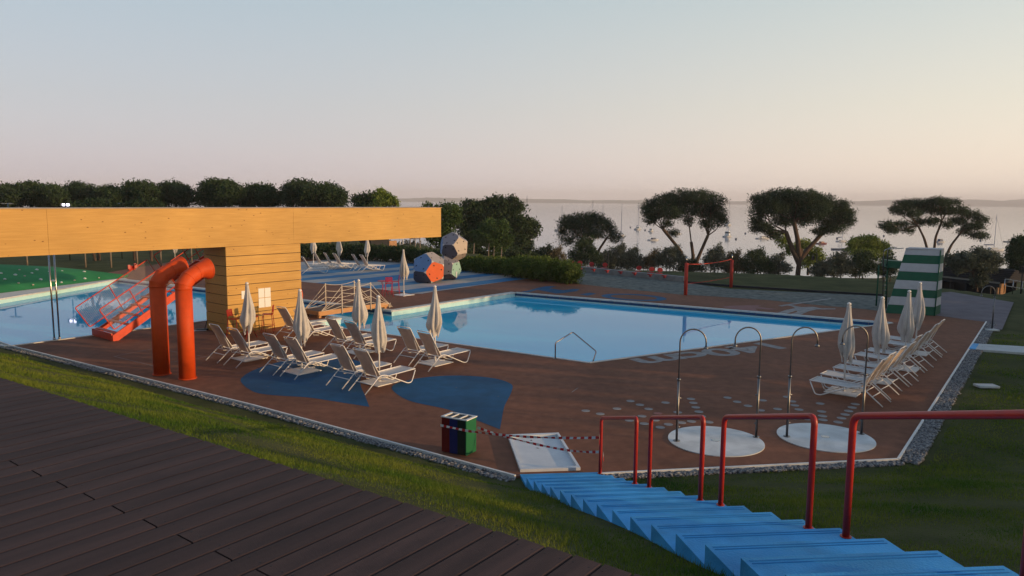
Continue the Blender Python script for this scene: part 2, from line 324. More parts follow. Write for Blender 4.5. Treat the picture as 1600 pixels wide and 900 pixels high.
def make_terrain():
    def ax(lo, hi, step, far):
        a = list(np.arange(lo, hi + step/2, step)); g = step; p = hi
        while p < far: g *= 1.35; p += g; a.append(p)
        g = step; p = lo
        while p > -far: g *= 1.35; p -= g; a.insert(0, p)
        return np.array(a)
    xs = ax(-34, 34, .4, 6500); ys = ax(-10, 62, .4, 6500)
    X, Y = np.meshgrid(xs, ys); Z = terrain_z(X, Y)
    ins = inpoly(X, Y, DECK)
    for ox, oy in ((.5,0),(-.5,0),(0,.5),(0,-.5)): ins &= inpoly(X+ox, Y+oy, DECK)
    Z = np.where(ins, -0.9, Z)
    V = np.stack([X, Y, Z], -1).reshape(-1, 3); nx = len(xs); ny = len(ys)
    i = np.arange((ny-1)*nx).reshape(ny-1, nx)[:, :-1].ravel()
    o = np_mesh('lawn_ground', V, np.stack([i, i+1, i+nx+1, i+nx], -1), M_lawn)
    o.data.polygons.foreach_set('use_smooth', [True]*len(o.data.polygons)); tag(o, kind='structure')
make_terrain()
def sheet(name, poly, z, m, holes=(), kind='structure', thick=0.0):
    bm = bmesh.new()
    for P in (poly,) + tuple(holes):
        vs = [bm.verts.new((p[0], p[1], z)) for p in P]
        for i in range(len(vs)): bm.edges.new((vs[i], vs[(i+1) % len(vs)]))
    bmesh.ops.triangle_fill(bm, edges=bm.edges[:], use_beauty=True, use_dissolve=False)
    bmesh.ops.recalc_face_normals(bm, faces=bm.faces[:])
    for f in bm.faces:
        if f.normal.z < 0: f.normal_flip()
    me = bpy.data.meshes.new(name); bm.to_mesh(me); bm.free(); me.materials.append(m)
    o = bpy.data.objects.new(name, me); COL.objects.link(o)
    if kind: o['kind'] = kind
    return o
sheet('pool_deck', DECK, 0.0, M_deck, holes=(POOL,))
# second, deeper skirt so the deck has an edge
sk = MB()
for i in range(len(DECK)):
    a, b = DECK[i], DECK[(i+1) % len(DECK)]; sk.add([(a[0],a[1],0),(b[0],b[1],0),(b[0],b[1],-.95),(a[0],a[1],-.95)], [(0,1,2,3)])
tag(sk.build('deck_edge', M_deck), kind='structure')
# water
sheet('pool_water', POOL, -0.24, M_pool)
lake = MB(); lake.add([(-7000,40,-6.5),(7000,40,-6.5),(7000,6400,-6.5),(-7000,6400,-6.5)], [(0,1,2,3)]); tag(lake.build('lake', M_lake), kind='structure')
# pool walls and rim
def off(a, b, d):                                                  # left normal offset
    dx, dy = b[0]-a[0], b[1]-a[1]; l = math.hypot(dx, dy); return (-dy/l*d, dx/l*d)
wall = MB(); rim = MB(); N = len(POOL)
for i in range(N):
    a, b = POOL[i], POOL[(i+1) % N]
    wall.add([(a[0],a[1],0),(b[0],b[1],0),(b[0],b[1],-.9),(a[0],a[1],-.9)], [(0,1,2,3)])
tag(wall.build('pool_wall', M_tilewall), kind='structure')
# rim: which edges carry a thick pale coping
area = sum(POOL[i][0]*POOL[(i+1)%N][1]-POOL[(i+1)%N][0]*POOL[i][1] for i in range(N)); sg = -1 if area > 0 else 1
def rimseg(a, b, wd, z0=-.045, z1=.02, over=.04):
    o1 = off(a, b, sg*wd); o2 = off(a, b, -sg*over)
    return [(a[0]+o2[0],a[1]+o2[1]),(b[0]+o2[0],b[1]+o2[1]),(b[0]+o1[0],b[1]+o1[1]),(a[0]+o1[0],a[1]+o1[1])]
for k, (i, wd) in enumerate(((8,.30),(9,.16),(10,.06),(0,.05),(1,.28),(2,.12),(3,.06),(7,.28),(5,.2),(6,.2),(4,.1))):
    a, b = POOL[i], POOL[(i+1) % N]; rim.prism(rimseg(a, b, wd), -.045 - .0007*k, .018 + .0012*k)
tag(rim.build('pool_rim', M_rim), kind='structure')
# overflow gutter under the far rims: flat dark strip painting the shaded slot, little posts
gut = MB(); gp = MB()
for i in (9, 7):
    a, b = Vector(POOL[i]), Vector(POOL[(i+1) % N]); d = (b-a); L_ = d.length; d /= L_; nrm = Vector(off(a, b, -sg*1.0))
    p = a + nrm*.012; q = b + nrm*.012
    gut.add([(p.x,p.y,-.05),(q.x,q.y,-.05),(q.x,q.y,-.17),(p.x,p.y,-.17)], [(0,1,2,3)])
    m_ = int(L_/.78)
    for j in range(m_):
        c = a + d*(.4 + j*.78) + nrm*.03; gp.box((c.x,c.y,-.11), (.022,.03,.12), math.atan2(d.y, d.x))
tag(gut.build('gutter_shade_strip', M_gutter), kind='structure'); tag(gp.build('gutter_posts', M_pave), kind='stuff')
# underwater ledge line on the sunny far left wall
# kerbs
def strip(poly, wd, z0, z1, m, name, left=True):
    mb = MB()
    for k in range(len(poly)-1):
        a, b = poly[k], poly[k+1]; o = off(a, b, wd if left else -wd)
        mb.prism([a, b, (b[0]+o[0],b[1]+o[1]), (a[0]+o[0],a[1]+o[1])], z0, z1)
    return tag(mb.build(name, m), kind='structure')
KERBL = [(-19.4,26.2),(-16.8,24.15),(-10.93,20.35),(-6.28,17.32),(-2.05,14.36),(0.1,12.85)]
KERBR = [(1.66,13.0),(7.62,13.9),(20.39,31.02)]
strip(KERBL, .05, -.1, .03, M_white, 'kerb_strip', left=False)
strip(KERBR, .05, -.1, .03, M_white, 'kerb_strip', left=False)
# painted shapes
def smooth_closed(pts, n=8):
    P = [Vector(p) for p in pts]; out = []; k = len(P)
    for i in range(k):
        p0, p1, p2, p3 = P[i-1], P[i], P[(i+1) % k], P[(i+2) % k]
        for j in range(n):
            t = j/n; out.append(tuple(.5*((2*p1) + (p2-p0)*t + (2*p0-5*p1+4*p2-p3)*t*t + (3*p1-p0-3*p2+p3)*t*t*t)))
    return out
fish1 = [(-7.58, 20.09), (-7.3, 19.37), (-6.67, 18.53), (-6.04, 18.23), (-5.18, 18.07), (-4.45, 17.74), (-3.44, 17.26), (-3.76, 18.3), (-4.12, 19.48), (-4.34, 20.82), (-4.37, 21.82), (-5.26, 22.7), (-6.36, 23.04), (-7.12, 22.17), (-7.54, 21.11)]
fish2 = [(-3.21, 19.16), (-2.92, 18.39), (-2.45, 17.74), (-1.52, 17.09), (-0.78, 16.24), (-0.24, 15.59), (-0.21, 16.35), (-0.16, 17.41), (0.01, 18.8), (-0.01, 19.62), (-0.52, 20.26), (-1.45, 20.53), (-2.35, 20.34), (-3.0, 19.8)]
def pointed(P, tip, n=8):
    i = tip; A = [P[(i+k) % len(P)] for k in range(len(P))]; V2 = [Vector(p) for p in A]; out = [tuple(V2[0])]
    k = len(V2)
    for i in range(k):
        p1 = V2[i]; p2 = V2[(i+1) % k]; p0 = V2[i-1] if i else p1; p3 = V2[(i+2) % k] if i < k-1 else p2
        for j in range(1 if i == 0 else 0, n):
            t = j/n; out.append(tuple(.5*((2*p1) + (p2-p0)*t + (2*p0-5*p1+4*p2-p3)*t*t + (3*p1-p0-3*p2+p3)*t*t*t)))
    return out
sheet('blue_marking', pointed(fish1, 6), .004, M_blue); sheet('blue_marking', pointed(fish2, 5), .004, M_blue)
# play surface
PS = [(-21.5,51.3)] + [(-12.51, 43.99), (-8.85, 41.76), (-6.76, 40.24), (-5.33, 38.87), (-4.82, 38.96), (-4.24, 39.97), (-2.95, 41.71), (-0.0, 45.84)] + [(4.2,50.0),(-2.6,60),(-12,66)]
sheet('play_surface', PS, .006, M_playgrey)
ps_b = MB(); rg = random.Random(3)
def clip_poly(P, a, b):                                            # keep the part with a . p between b0 and b1
    def cut(P, n, c, s):
        o = []
        for i in range(len(P)):
            p, q = P[i], P[(i+1) % len(P)]; dp = s*(p[0]*n[0]+p[1]*n[1]-c); dq = s*(q[0]*n[0]+q[1]*n[1]-c)
            if dp >= 0: o.append(p)
            if dp*dq < 0: t = dp/(dp-dq); o.append((p[0]+(q[0]-p[0])*t, p[1]+(q[1]-p[1])*t))
        return o
    return cut(cut(P, a, b[0], 1), a, b[1], -1)
c0 = V_[0]*(-4.6)+V_[1]*38.5
for k, (u0, u1) in enumerate(((1.25,-.2),(-1.0,-2.3),(-4.0,-5.2),(-6.6,-8.8),(-10.4,-11.6),(-13,-15),(2.4,3.6),(5.0,6.4))):
    P = clip_poly(PS, V_, (c0+min(u0,u1), c0+max(u0,u1)))
    if len(P) > 2: sheet('blue_stripe', P, .010, M_playblue)
wv = MB()
for k in range(26):                                                # loose white doodle waves on the stripes
    s0 = rg.uniform(2, 20); t0 = rg.choice((.5,-1.7,-4.6,-7.6,-11,-2.9)) + rg.uniform(-.4,.4); w_ = rg.uniform(.05,.09); pr_ = None
    for j in range(14):
        s_ = s0 + j*.22; t_ = t0 + .16*math.sin(j*1.1+k); c = (-4.6+U[0]*s_+V_[0]*t_, 38.5+U[1]*s_+V_[1]*t_)
        if pr_ and inpoly(np.array([c[0]]), np.array([c[1]]), PS)[0]:
            o = off(pr_, c, w_); wv.add([(pr_[0],pr_[1],.014),(c[0],c[1],.014),(c[0]+o[0],c[1]+o[1],.014),(pr_[0]+o[0],pr_[1]+o[1],.014)], [(0,1,2,3)])
        pr_ = c
tag(wv.build('white_wave_lines', M_paint), kind='stuff')
# far symbols: blue ring, swimmer and pale figures
def ring(c, a, b, rot, wd, z, n=36):
    mb = MB(); cr, sr = math.cos(rot), math.sin(rot); P = []
    for q in (1, 0):
        for i in range(n):
            t = 2*math.pi*i/n; x = (a - wd*(1-q))*math.cos(t); y = (b - wd*(1-q))*math.sin(t); P.append((c[0]+x*cr-y*sr, c[1]+x*sr+y*cr, z))
    mb.add(P, [(i, (i+1) % n, n+(i+1) % n, n+i) for i in range(n)]); return mb
tag(ring((6.43, 38.22), 1.75, 1.35, R(-32), .5, .004).build('blue_ring_marking', M_blue), kind='structure')
sheet('blue_figure_marking', [(0.43, 40.0), (1.01, 40.91), (1.56, 42.18), (1.97, 42.85), (2.62, 42.99), (2.15, 41.91), (2.9, 41.04), (3.54, 41.69), (3.89, 41.56), (3.63, 40.65), (2.81, 39.74), (2.38, 39.54), (1.99, 40.25), (1.45, 41.09), (0.92, 40.03)], .004, M_blue)
sheet('blue_figure_marking', [(3.65, 39.24), (4.32, 40.03), (4.62, 39.58), (4.04, 38.73)], .004, M_blue)
sheet('pink_figure_marking', [(10.15, 34.92), (10.72, 35.36), (11.72, 35.56), (12.28, 35.52), (11.93, 35.06), (12.62, 34.28), (12.11, 34.13), (11.62, 34.47), (11.48, 33.53), (10.83, 33.92), (10.31, 34.4)], .004, M_pinkpaint)
sheet('pale_figure_marking', [(12.05, 32.96), (12.96, 34.08), (13.62, 34.69), (13.68, 35.23), (13.46, 35.84), (13.78, 35.92), (14.04, 35.04), (14.68, 35.16), (14.87, 34.66), (15.56, 34.7), (15.4, 34.4), (14.48, 34.3), (13.86, 33.68), (12.99, 32.52), (12.61, 32.74), (13.24, 33.45), (13.33, 33.85), (12.46, 32.81)], .006, M_paint)
sheet('pale_figure_marking', [(13.02, 35.41), (16.96, 38.5), (16.86, 38.19), (13.16, 35.2)], .012, M_paint)
# painted depth lettering beside the pool
tcv = bpy.data.curves.new('depth_lettering', 'FONT'); tcv.body = '140cm'; tcv.size = 1.6; tcv.offset = .05; tcv.space_character = .95
tob = bpy.data.objects.new('tmp_text', tcv); COL.objects.link(tob); bpy.context.view_layer.update()
tm = bpy.data.meshes.new_from_object(tob.evaluated_get(bpy.context.evaluated_depsgraph_get())); bpy.data.objects.remove(tob)
co = np.array([v.co[:] for v in tm.vertices]); mn = co.min(0); mx_ = co.max(0)
e_ = Vector((-.867,-.498)); f_ = Vector((.498,-.867)); og = Vector((2.42,22.34)) - e_*7.5 + f_*.13
for v in tm.vertices:
    a = (v.co.x-mn[0])/(mx_[0]-mn[0])*6.05; b = (v.co.y-mn[1])/(mx_[1]-mn[1])*1.2; q = og + e_*a + f_*b; v.co = (q.x, q.y, .004)
tm.materials.clear(); tm.materials.append(M_paint); to = bpy.data.objects.new('depth_lettering', tm); COL.objects.link(to); to['kind'] = 'structure'
# footprint dots
dots = [(1.8, 17.08), (2.12, 16.83), (2.58, 17.28), (3.02, 17.98), (3.2, 17.64), (3.35, 17.28), (3.08, 16.67), (3.88, 17.86), (3.5, 16.91), (3.33, 16.37), (2.73, 16.33), (3.03, 16.09), (3.34, 15.83), (3.57, 16.05), (3.9, 16.19), (4.61, 18.23), (4.58, 17.86), (4.54, 17.46), (4.52, 17.08), (4.49, 16.71), (4.0, 17.02), (4.54, 16.25), (4.15, 16.29), (3.92, 16.66), (5.59, 18.38), (5.72, 17.99), (5.88, 17.63), (6.42, 18.15), (6.06, 17.25), (6.52, 17.37), (7.17, 18.5), (7.14, 18.08), (7.07, 17.71), (7.03, 17.34), (7.78, 17.89), (7.52, 17.19), (7.38, 16.81), (7.26, 16.5), (8.65, 17.87), (8.43, 17.56), (8.2, 17.25), (7.98, 16.95), (7.76, 16.65), (7.54, 16.33), (6.6, 16.59), (6.91, 16.56)]
for k, c in enumerate(dots):
    d_ = MB(); d_.disc((0,0), .105, 0, .004, 16); o = d_.build('painted_dot', M_pinkpaint if k == 8 else M_paint); o.location = (c[0], c[1], .002); o['kind'] = 'structure'
# thin joint lines on the left deck
jl = MB()
for a, b in ([(-12.6, 22.7), (-11.95, 23.94)], [(-12.6, 22.7), (-10.72, 21.41)], [(-11.34, 23.65), (-9.35, 22.54)], [(-10.5, 21.86), (-9.51, 22.92)], [(1.61, 18.79), (1.82, 19.26)]):
    o = off(a, b, .02); jl.add([(a[0],a[1],.003),(b[0],b[1],.003),(b[0]+o[0],b[1]+o[1],.003),(a[0]+o[0],a[1]+o[1],.003)], [(0,1,2,3)])
tag(jl.build('deck_joint_lines', M_paint), kind='structure')
# sand court, path, paving
SAND = [(17.53, 33.79), (16.64, 34.76), (15.21, 35.76), (13.28, 37.52), (10.98, 38.77), (9.1, 39.59), (6.64, 41.75), (4.09, 44.17), (3.43, 48.67), (3.11, 53.71), (10.77, 45.55), (12.79, 42.33), (20.26, 39.63), (19.74, 37.67)]
sheet('sand_court', SAND, .004, M_sand)
strip([(10.77, 45.55), (13.13, 43.48), (16.82, 41.39), (20.26, 39.63)], .12, -.02, .10, M_dark, 'sand_edge_timber')
sheet('paved_path', [(24.66, 41.47), (25.34, 41.82), (25.98, 37.44), (19.83, 29.11), (19.17, 28.93), (20.39, 31.02)] + [(18.75,33.5),(19.9,34.1)], .002, M_pave)
sheet('paved_path', [(20.16, 38.96), (24.66, 41.47), (24.31, 40.87), (19.57, 32.93), (17.43, 33.19)], -.001, M_pave)
slab = MB(); SLP = [(16.84, 25.87), (19.98, 24.87), (19.02, 23.64), (16.08, 24.87)]
slab.prism(SLP, -.1, .035); tag(slab.build('concrete_path', M_conc), kind='structure')
sb2 = MB(); sb2.prism([(16.65, 25.92), (16.84, 25.87), (16.08, 24.87), (15.92, 24.98)], -.1, .037); tag(sb2.build('blue_path_end', M_step), kind='structure')
beach = [(-25.0, 32.79), (-25.23, 35.62), (-24.51, 39.6), (-24.33, 44.52), (-23.8, 44.93), (-24.24, 45.46), (-25.76, 41.66), (-26.65, 37.65), (-26.87, 35.28)]
sheet('pool_beach', beach, .02, M_sandstone)

# ------------------------------------------------------------------ wooden terrace (every plank a part)
terr = bpy.data.objects.new('wooden_terrace', None); COL.objects.link(terr); terr['kind'] = 'structure'
TA = UA + R(2.0); ud = Vector((math.cos(TA), math.sin(TA))); vd = Vector((ud.y, -ud.x))
e0 = Vector((-4.47,6.24)); e1 = Vector((0.62,2.88))
terr.location = (e0.x, e0.y, 3.43); terr.rotation_euler = (0, 0, TA)   # local x along planks, local -y = vd
def plank_mesh(length):
    mb = MB(); w_, h = .139, .024
    x0, x1 = -length, 0; c = .006
    P = [(-w_/2,-h),(w_/2,-h),(w_/2,-c),(w_/2-c,0),(-w_/2+c,0),(-w_/2,-c)]
    vs = [(x0,y,z) for y,z in P] + [(x1,y,z) for y,z in P]; n = 6
    mb.add(vs, [tuple(range(n)), tuple(range(2*n-1, n-1, -1))] + [(i, n+i, n+(i+1) % n, (i+1) % n) for i in range(n)])
    me = bpy.data.meshes.new('plank'); me.from_pydata(mb.v, [], mb.f); me.materials.append(M_plank); me.update(); return me
M4, M2, M6 = plank_mesh(3.0), plank_mesh(1.1), plank_mesh(4.4)
def joint_s(t):                                                    # distance from the edge to the butt joint row
    return 2.0 if True else 0
pl_i = 0
edge_dir = (e1-e0).normalized()
for k in range(-34, 62):
    t = k*.144                                                      # offset along vd from e0
    # end of plank lies on the edge line e0 + edge_dir*q ; solve for local x
    # point = e0 + ud*x + vd*t with (point-e0) x edge_dir = 0
    x_end = -t*(vd.x*edge_dir.y - vd.y*edge_dir.x)/(ud.x*edge_dir.y - ud.y*edge_dir.x)
    if t > 6.35: x_end = min(x_end, x_end)                          
    x = x_end
    runs = (M6, M6, M6) if k % 2 else (M4, M6, M6)
    jx = -.885 if k % 2 else -8.0
    first = -jx
    for r_i, Lm in enumerate((first, 7.2, 1.0) if k % 2 else (first, 1.0)):
        me = M6
        o = bpy.data.objects.new('plank', me); COL.objects.link(o); o.parent = terr
        o.scale = (Lm/4.4 - .0008, 1, 1); o.location = (x, -t, 0); x -= Lm + .006
        pl_i += 1
scr = MB()
for k in range(2, 46):
    t = k*.144; x_end = -t*(vd.x*edge_dir.y - vd.y*edge_dir.x)/(ud.x*edge_dir.y - ud.y*edge_dir.x)
    for xo in (.06, .83, 1.6):
        for yo in (-.04, .04): scr.disc((x_end-xo, -t+yo), .0045, .0002, .0012, 6)
tag(scr.build('screw_heads', M_black, terr), kind='stuff')
fas = MB(); nrm2 = Vector((-edge_dir.y, edge_dir.x))
fas.prism([tuple(v) for v in (Vector((0,0)), Vector((0,0)))] if False else [(0,0),(1,0),(1,1),(0,1)], 0, .001)
fas = MB(); 
def loc2(p): d = p - e0; return (d.dot(ud), -d.dot(vd))
a_, b_ = e0 - edge_dir*6, e0 + edge_dir*8.6
q_ = [loc2(a_ - nrm2*.05), loc2(b_ - nrm2*.05), loc2(b_ - nrm2*.09), loc2(a_ - nrm2*.09)]
fas.prism(q_, -.30, -.028); fas.build('fascia_board', M_plank, terr)
bl = MB(); bl.prism([loc2(a_ - nrm2*.1), loc2(b_ - nrm2*.1), loc2(b_ - nrm2*13), loc2(a_ - nrm2*13)], -.10, -.035); bl.build('joists', M_dark, terr)

# ------------------------------------------------------------------ blue stairs and hoop rails
SA = Vector((.283,12.352,.17)); SB = Vector((.109,-.558,.172)); SDv = Vector((1.529,.141,0))
st = thing('outdoor_staircase', 'wide bright blue painted staircase descending the grass slope to the pool deck', 'staircase', (0,0,0))
for k in range(-1, 22):
    a = SA + SB*k; t = .172
    if k == -1: a = Vector((a.x, a.y, .015))
    b = a + Vector((SB.x, SB.y, 0))*1.10
    mb = MB(); P = [(a.x,a.y),(a.x+SDv.x,a.y+SDv.y),(b.x+SDv.x,b.y+SDv.y),(b.x,b.y)]
    z1 = a.z; mb.prism(P, z1-.34, z1); s_ = mb.build('step', M_step, st)
    sp = MB(); d = Vector((SB.x,SB.y)).normalized(); w_ = Vector((SDv.x,SDv.y)).normalized()
    for o_ in (.045,.085):
        p0 = Vector((a.x,a.y)) + d*o_ + w_*.04; p1 = p0 + w_*(1.535-.08); 
        sp.prism([tuple(p0), tuple(p1), tuple(p1+d*.012), tuple(p0+d*.012)], z1-.001, z1+.003)
    sp.build('grip_strip', M_strip, s_)
    if k < 0: s_['label'] = 'lowest blue step flush with the deck'
slope = Vector((SB.x,SB.y)).normalized()
def stair_z(s):                                                    # tread height at distance s (m) up the flight from the foot
    k = math.floor(s/.5685) - 1; return .015 if k < 0 else .17 + .172*k
foot = Vector((1.655,12.98)); railH = 1.07
hoops = (((936, 740), (992, 753)), ((1014, 758), (1094, 781)), ((1127, 790), (1263, 826)), ((1322, 843), (1580, 900)))
def s_at_px(): pass
SR = ((.0,1.77),(2.36,4.08),(4.62,6.38),(6.93,8.69))
RLAB = ['red hoop handrail at the foot of the blue stairs with barrier tape tied to it',
        'hoop shaped red handrail second from the foot of the blue stairs',
        'hoop shaped red handrail third from the foot, in front of the showers',
        'hoop shaped red handrail nearest the camera crossing the view of the right lawn',
        'red handrail post cut off by the right edge of the view']
for (s0, s1), lb in zip(SR, RLAB):
    o = thing('hoop_handrail', lb, 'handrail', (foot.x+slope.x*s0, foot.y+slope.y*s0, stair_z(s0+.01)), 0, 'red hoop handrails up the blue stairs')
    p0 = Vector((0,0,0)); dd = s1-s0; zz = dd*.3026
    p1 = Vector((slope.x*dd, slope.y*dd, stair_z(s1)-stair_z(s0+.01)))
    top0 = Vector((0,0,railH+ (s0*.3026 - stair_z(s0+.01)))); top1 = Vector((p1.x,p1.y,top0.z + zz))
    MB().tube(rounded([p0, top0, top1, p1], .09, 5), .031, 12).build('rail_hoop', M_red, o)
    for p in (p0, p1):
        MB().tube([p+Vector((0,0,.001)), p+Vector((0,0,.008))], .05, 12).build('base_flange', M_red, o)

# loose dry leaves and grit blown on the deck, steps foot and terrace
rl = random.Random(77); lf = MB()
for k in range(420):
    x, y = rl.uniform(-14, 15), rl.uniform(12.5, 30)
    if not inpoly(np.array([x]), np.array([y]), DECK)[0] or inpoly(np.array([x]), np.array([y]), POOL)[0]: continue
    if rl.random() > .55 and abs((-.55*x-.835*y)+10.72) > 2.0: continue
    a = rl.uniform(0, 6); s_ = rl.uniform(.018, .045); c_, d_ = math.cos(a)*s_, math.sin(a)*s_
    lf.add([(x-c_, y-d_, .008), (x-d_*.4, y+c_*.4, .014), (x+c_, y+d_, .009), (x+d_*.4, y-c_*.4, .012)], [(0,1,2,3)])
tag(lf.build('dry_leaves', mat('dry leaf', (.16,.10,.045), .9, col2=(.26,.19,.09), scale=3)), kind='stuff')
# ------------------------------------------------------------------ timber pavilion
pav = thing('timber_pavilion', 'orange timber canopy, a long boxed beam on a boarded column beside the pool', 'pavilion', (-10.47,26.62,0), UA)
def panel(x0, x1, y0, y1, z0, z1, name, par=pav):
    mb = MB(); mb.box(((x0+x1)/2,(y0+y1)/2,(z0+z1)/2), (x1-x0, y1-y0, z1-z0)); return mb.build(name, M_timber, par)
# local: x along u, -y toward camera/right (v); front face at y=0 ; thickness to +y
BW = 1.62; zt, zb = 4.67, 3.25
for x0, x1 in ((-14,-5.752),(-5.746,2.9),(2.906,11.12)):
    panel(x0, x1, 0, .04, zb, zt-.03, 'front_panel')
for x0, x1 in ((-14,-5.752),(-5.746,2.9),(2.906,11.12)):
    panel(x0, x1, BW-.04, BW, zb, zt-.03, 'rear_panel')
panel(11.121, 11.16, .0, BW, zb, zt-.03, 'end_panel')
panel(-14, 11.11, .05, BW-.05, zb+.01, zb+.05, 'soffit_panel')
cap = MB(); cap.box((-1.4, BW/2, zt-.012), (25.24, BW+.06, .03)); cap.build('roof_cap', mat('roof flashing', (.30,.22,.15), .5, var=.2), pav)
nb = 9; bh = zb/nb
for k in range(nb):
    z0, z1 = k*bh+.011, (k+1)*bh-.011
    panel(.03, 3.2, .012, .05, z0, z1, 'cladding_board'); 
    panel(0.0, .04, .05, BW-.05, z0, z1, 'cladding_board')
    panel(3.16, 3.2, .055, BW-.05, z0, z1, 'cladding_board')
    panel(.045, 3.155, BW-.05, BW-.012, z0, z1, 'cladding_board')
    mbc = MB(); mbc.box((.016,.03,(z0+z1)/2), (.026,.036,z1-z0)); mbc.build('corner_trim', M_timber, pav)
core = MB(); core.box((1.6, BW/2, zb/2), (3.1, BW-.14, zb-.02)); core.build('column_core', M_dark, pav)
# paper notices on the column
for i, (x, z, w_, h) in enumerate(((1.35,1.42,.25,.36),(1.62,1.42,.25,.36),(1.35,1.04,.25,.36),(1.62,1.04,.25,.36),(.62,1.42,.2,.3))):
    mb = MB(); mb.box((0,0,0), (w_,.004,h)); q = mb.build('notice_sheet', M_paper)
    c = Vector((-10.47,26.62)) + Vector(U)*(x+.05) + Vector((V_[0],V_[1]))*(-.006)
    q.location = (c.x, c.y, z); q.rotation_euler = (0,0,UA)
    tag(q, ['upper left white notice of the four on the timber column','upper right white notice of the four on the timber column','lower left white notice of the four on the timber column','lower right white notice of the four on the timber column','single small white notice left of the four on the timber column'][i], 'notice', 'white notices on the timber column')
# life ring on the right edge of the column
lr = MB(); c = Vector((-10.47,26.62)) + Vector(U)*3.26 + Vector(V_)*(-.3)
ringp = [(.0, .22*math.cos(t), .3*math.sin(t)) for t in [2*math.pi*i/20 for i in range(21)]]
lr.tube(ringp, .045, 8, caps=False); l_ = lr.build('life_ring', mat('orange ring', (.62,.10,.03), .5)); l_.location = (c.x, c.y, 1.15); l_.rotation_euler = (0,0,UA)
tag(l_, 'orange life ring hanging on the right hand side of the timber column', 'life ring')

# ------------------------------------------------------------------ the two orange ducts
def duct(base, lab):
    o = thing('ventilation_duct', lab, 'duct', (base[0], base[1], 0), 0, 'orange red ducts rising from the deck')
    r = .218; h = 2.56
    MB().tube([(0,0,0),(0,0,h)], r, 32).build('shaft', M_pipe, o)
    d = Vector((.50,.866,0)).normalized(); mb = MB()
    q = [Vector((0,0,h+.0)), Vector((0,0,h+.12)), Vector((0,0,h+.12))+d*.20+Vector((0,0,.27)), Vector((0,0,h+.12))+d*.52+Vector((0,0,.44)), Vector((0,0,h+.12))+d*.62+Vector((0,0,.46))]
    for i in range(3):
        s_ = MB(); a, b = q[i], q[i+1]; 
        s_.tube([a, b], r*1.002-(.0004*i), 32, caps=False); 
    dirs = [Vector((0,0,1)), (d*.45+Vector((0,0,.55))).normalized(), (d*.85+Vector((0,0,.30))).normalized()]
    cs = [Vector((0,0,h-.02)), Vector((0,0,h+.06)), Vector((0,0,h+.06))+(d*.17+Vector((0,0,.19))), Vector((0,0,h+.06))+d*.42+Vector((0,0,.32)), Vector((0,0,h+.07))+d*.52+Vector((0,0,.36))]
    nrm = [Vector((0,0,1)), (d*.35+Vector((0,0,.95))).normalized(), (d*.75+Vector((0,0,.65))).normalized(), (d*.96+Vector((0,0,.25))).normalized(), (d*.98+Vector((0,0,.15))).normalized()]
    side = d.cross(Vector((0,0,1))).normalized()
    def ring_(c, nn, rr): v2 = nn.cross(side).normalized(); return [c+side*math.cos(2*math.pi*i/32)*rr+v2*math.sin(2*math.pi*i/32)*rr for i in range(32)]
    for i in range(4):
        A_, B_ = ring_(cs[i], nrm[i], r+.0006*i), ring_(cs[i+1], nrm[i+1], r+.0006*i); sm_ = MB(); sm_.add(A_+B_, [(j, (j+1) % 32, 32+(j+1) % 32, 32+j)[::-1] for j in range(32)], True); sm_.build('elbow_segment', M_pipe, o)
        if i: MB().tube([cs[i]-nrm[i]*.008, cs[i]+nrm[i]*.008], r+.007, 32).build('seam_band', M_pipe, o)
    for a, nrm in ((q[0]-Vector((0,0,.03)), Vector((0,0,1))),):
        MB().tube([a - nrm*.018, a + nrm*.018], r+.012, 32).build('seam_band', M_pipe, o)
    dirn = (d*.98+Vector((0,0,.12))).normalized(); s0 = cs[4]-dirn*.02
    MB().tube([s0, s0+dirn*.14, s0+dirn*.24, s0+dirn*.28], [r, r*1.10, r*1.36, r*1.40], 32, caps=False).build('bell_mouth', M_pipe, o)
    MB().tube([s0+dirn*.265, s0+dirn*.295], r*1.43, 32, caps=False).build('mouth_rim', M_pipe, o)
    MB().tube([s0+dirn*.10, s0+dirn*.11], r*.98, 32).build('mouth_throat', M_black, o)
    MB().tube([(0,0,.001),(0,0,.03)], r+.03, 32).build('base_collar', M_pipe, o)
duct((-9.99,20.42), 'left of the two tall orange red ducts with a hooded mouth'); duct((-9.05,19.95), 'right of the two tall orange red ducts with a hooded mouth')

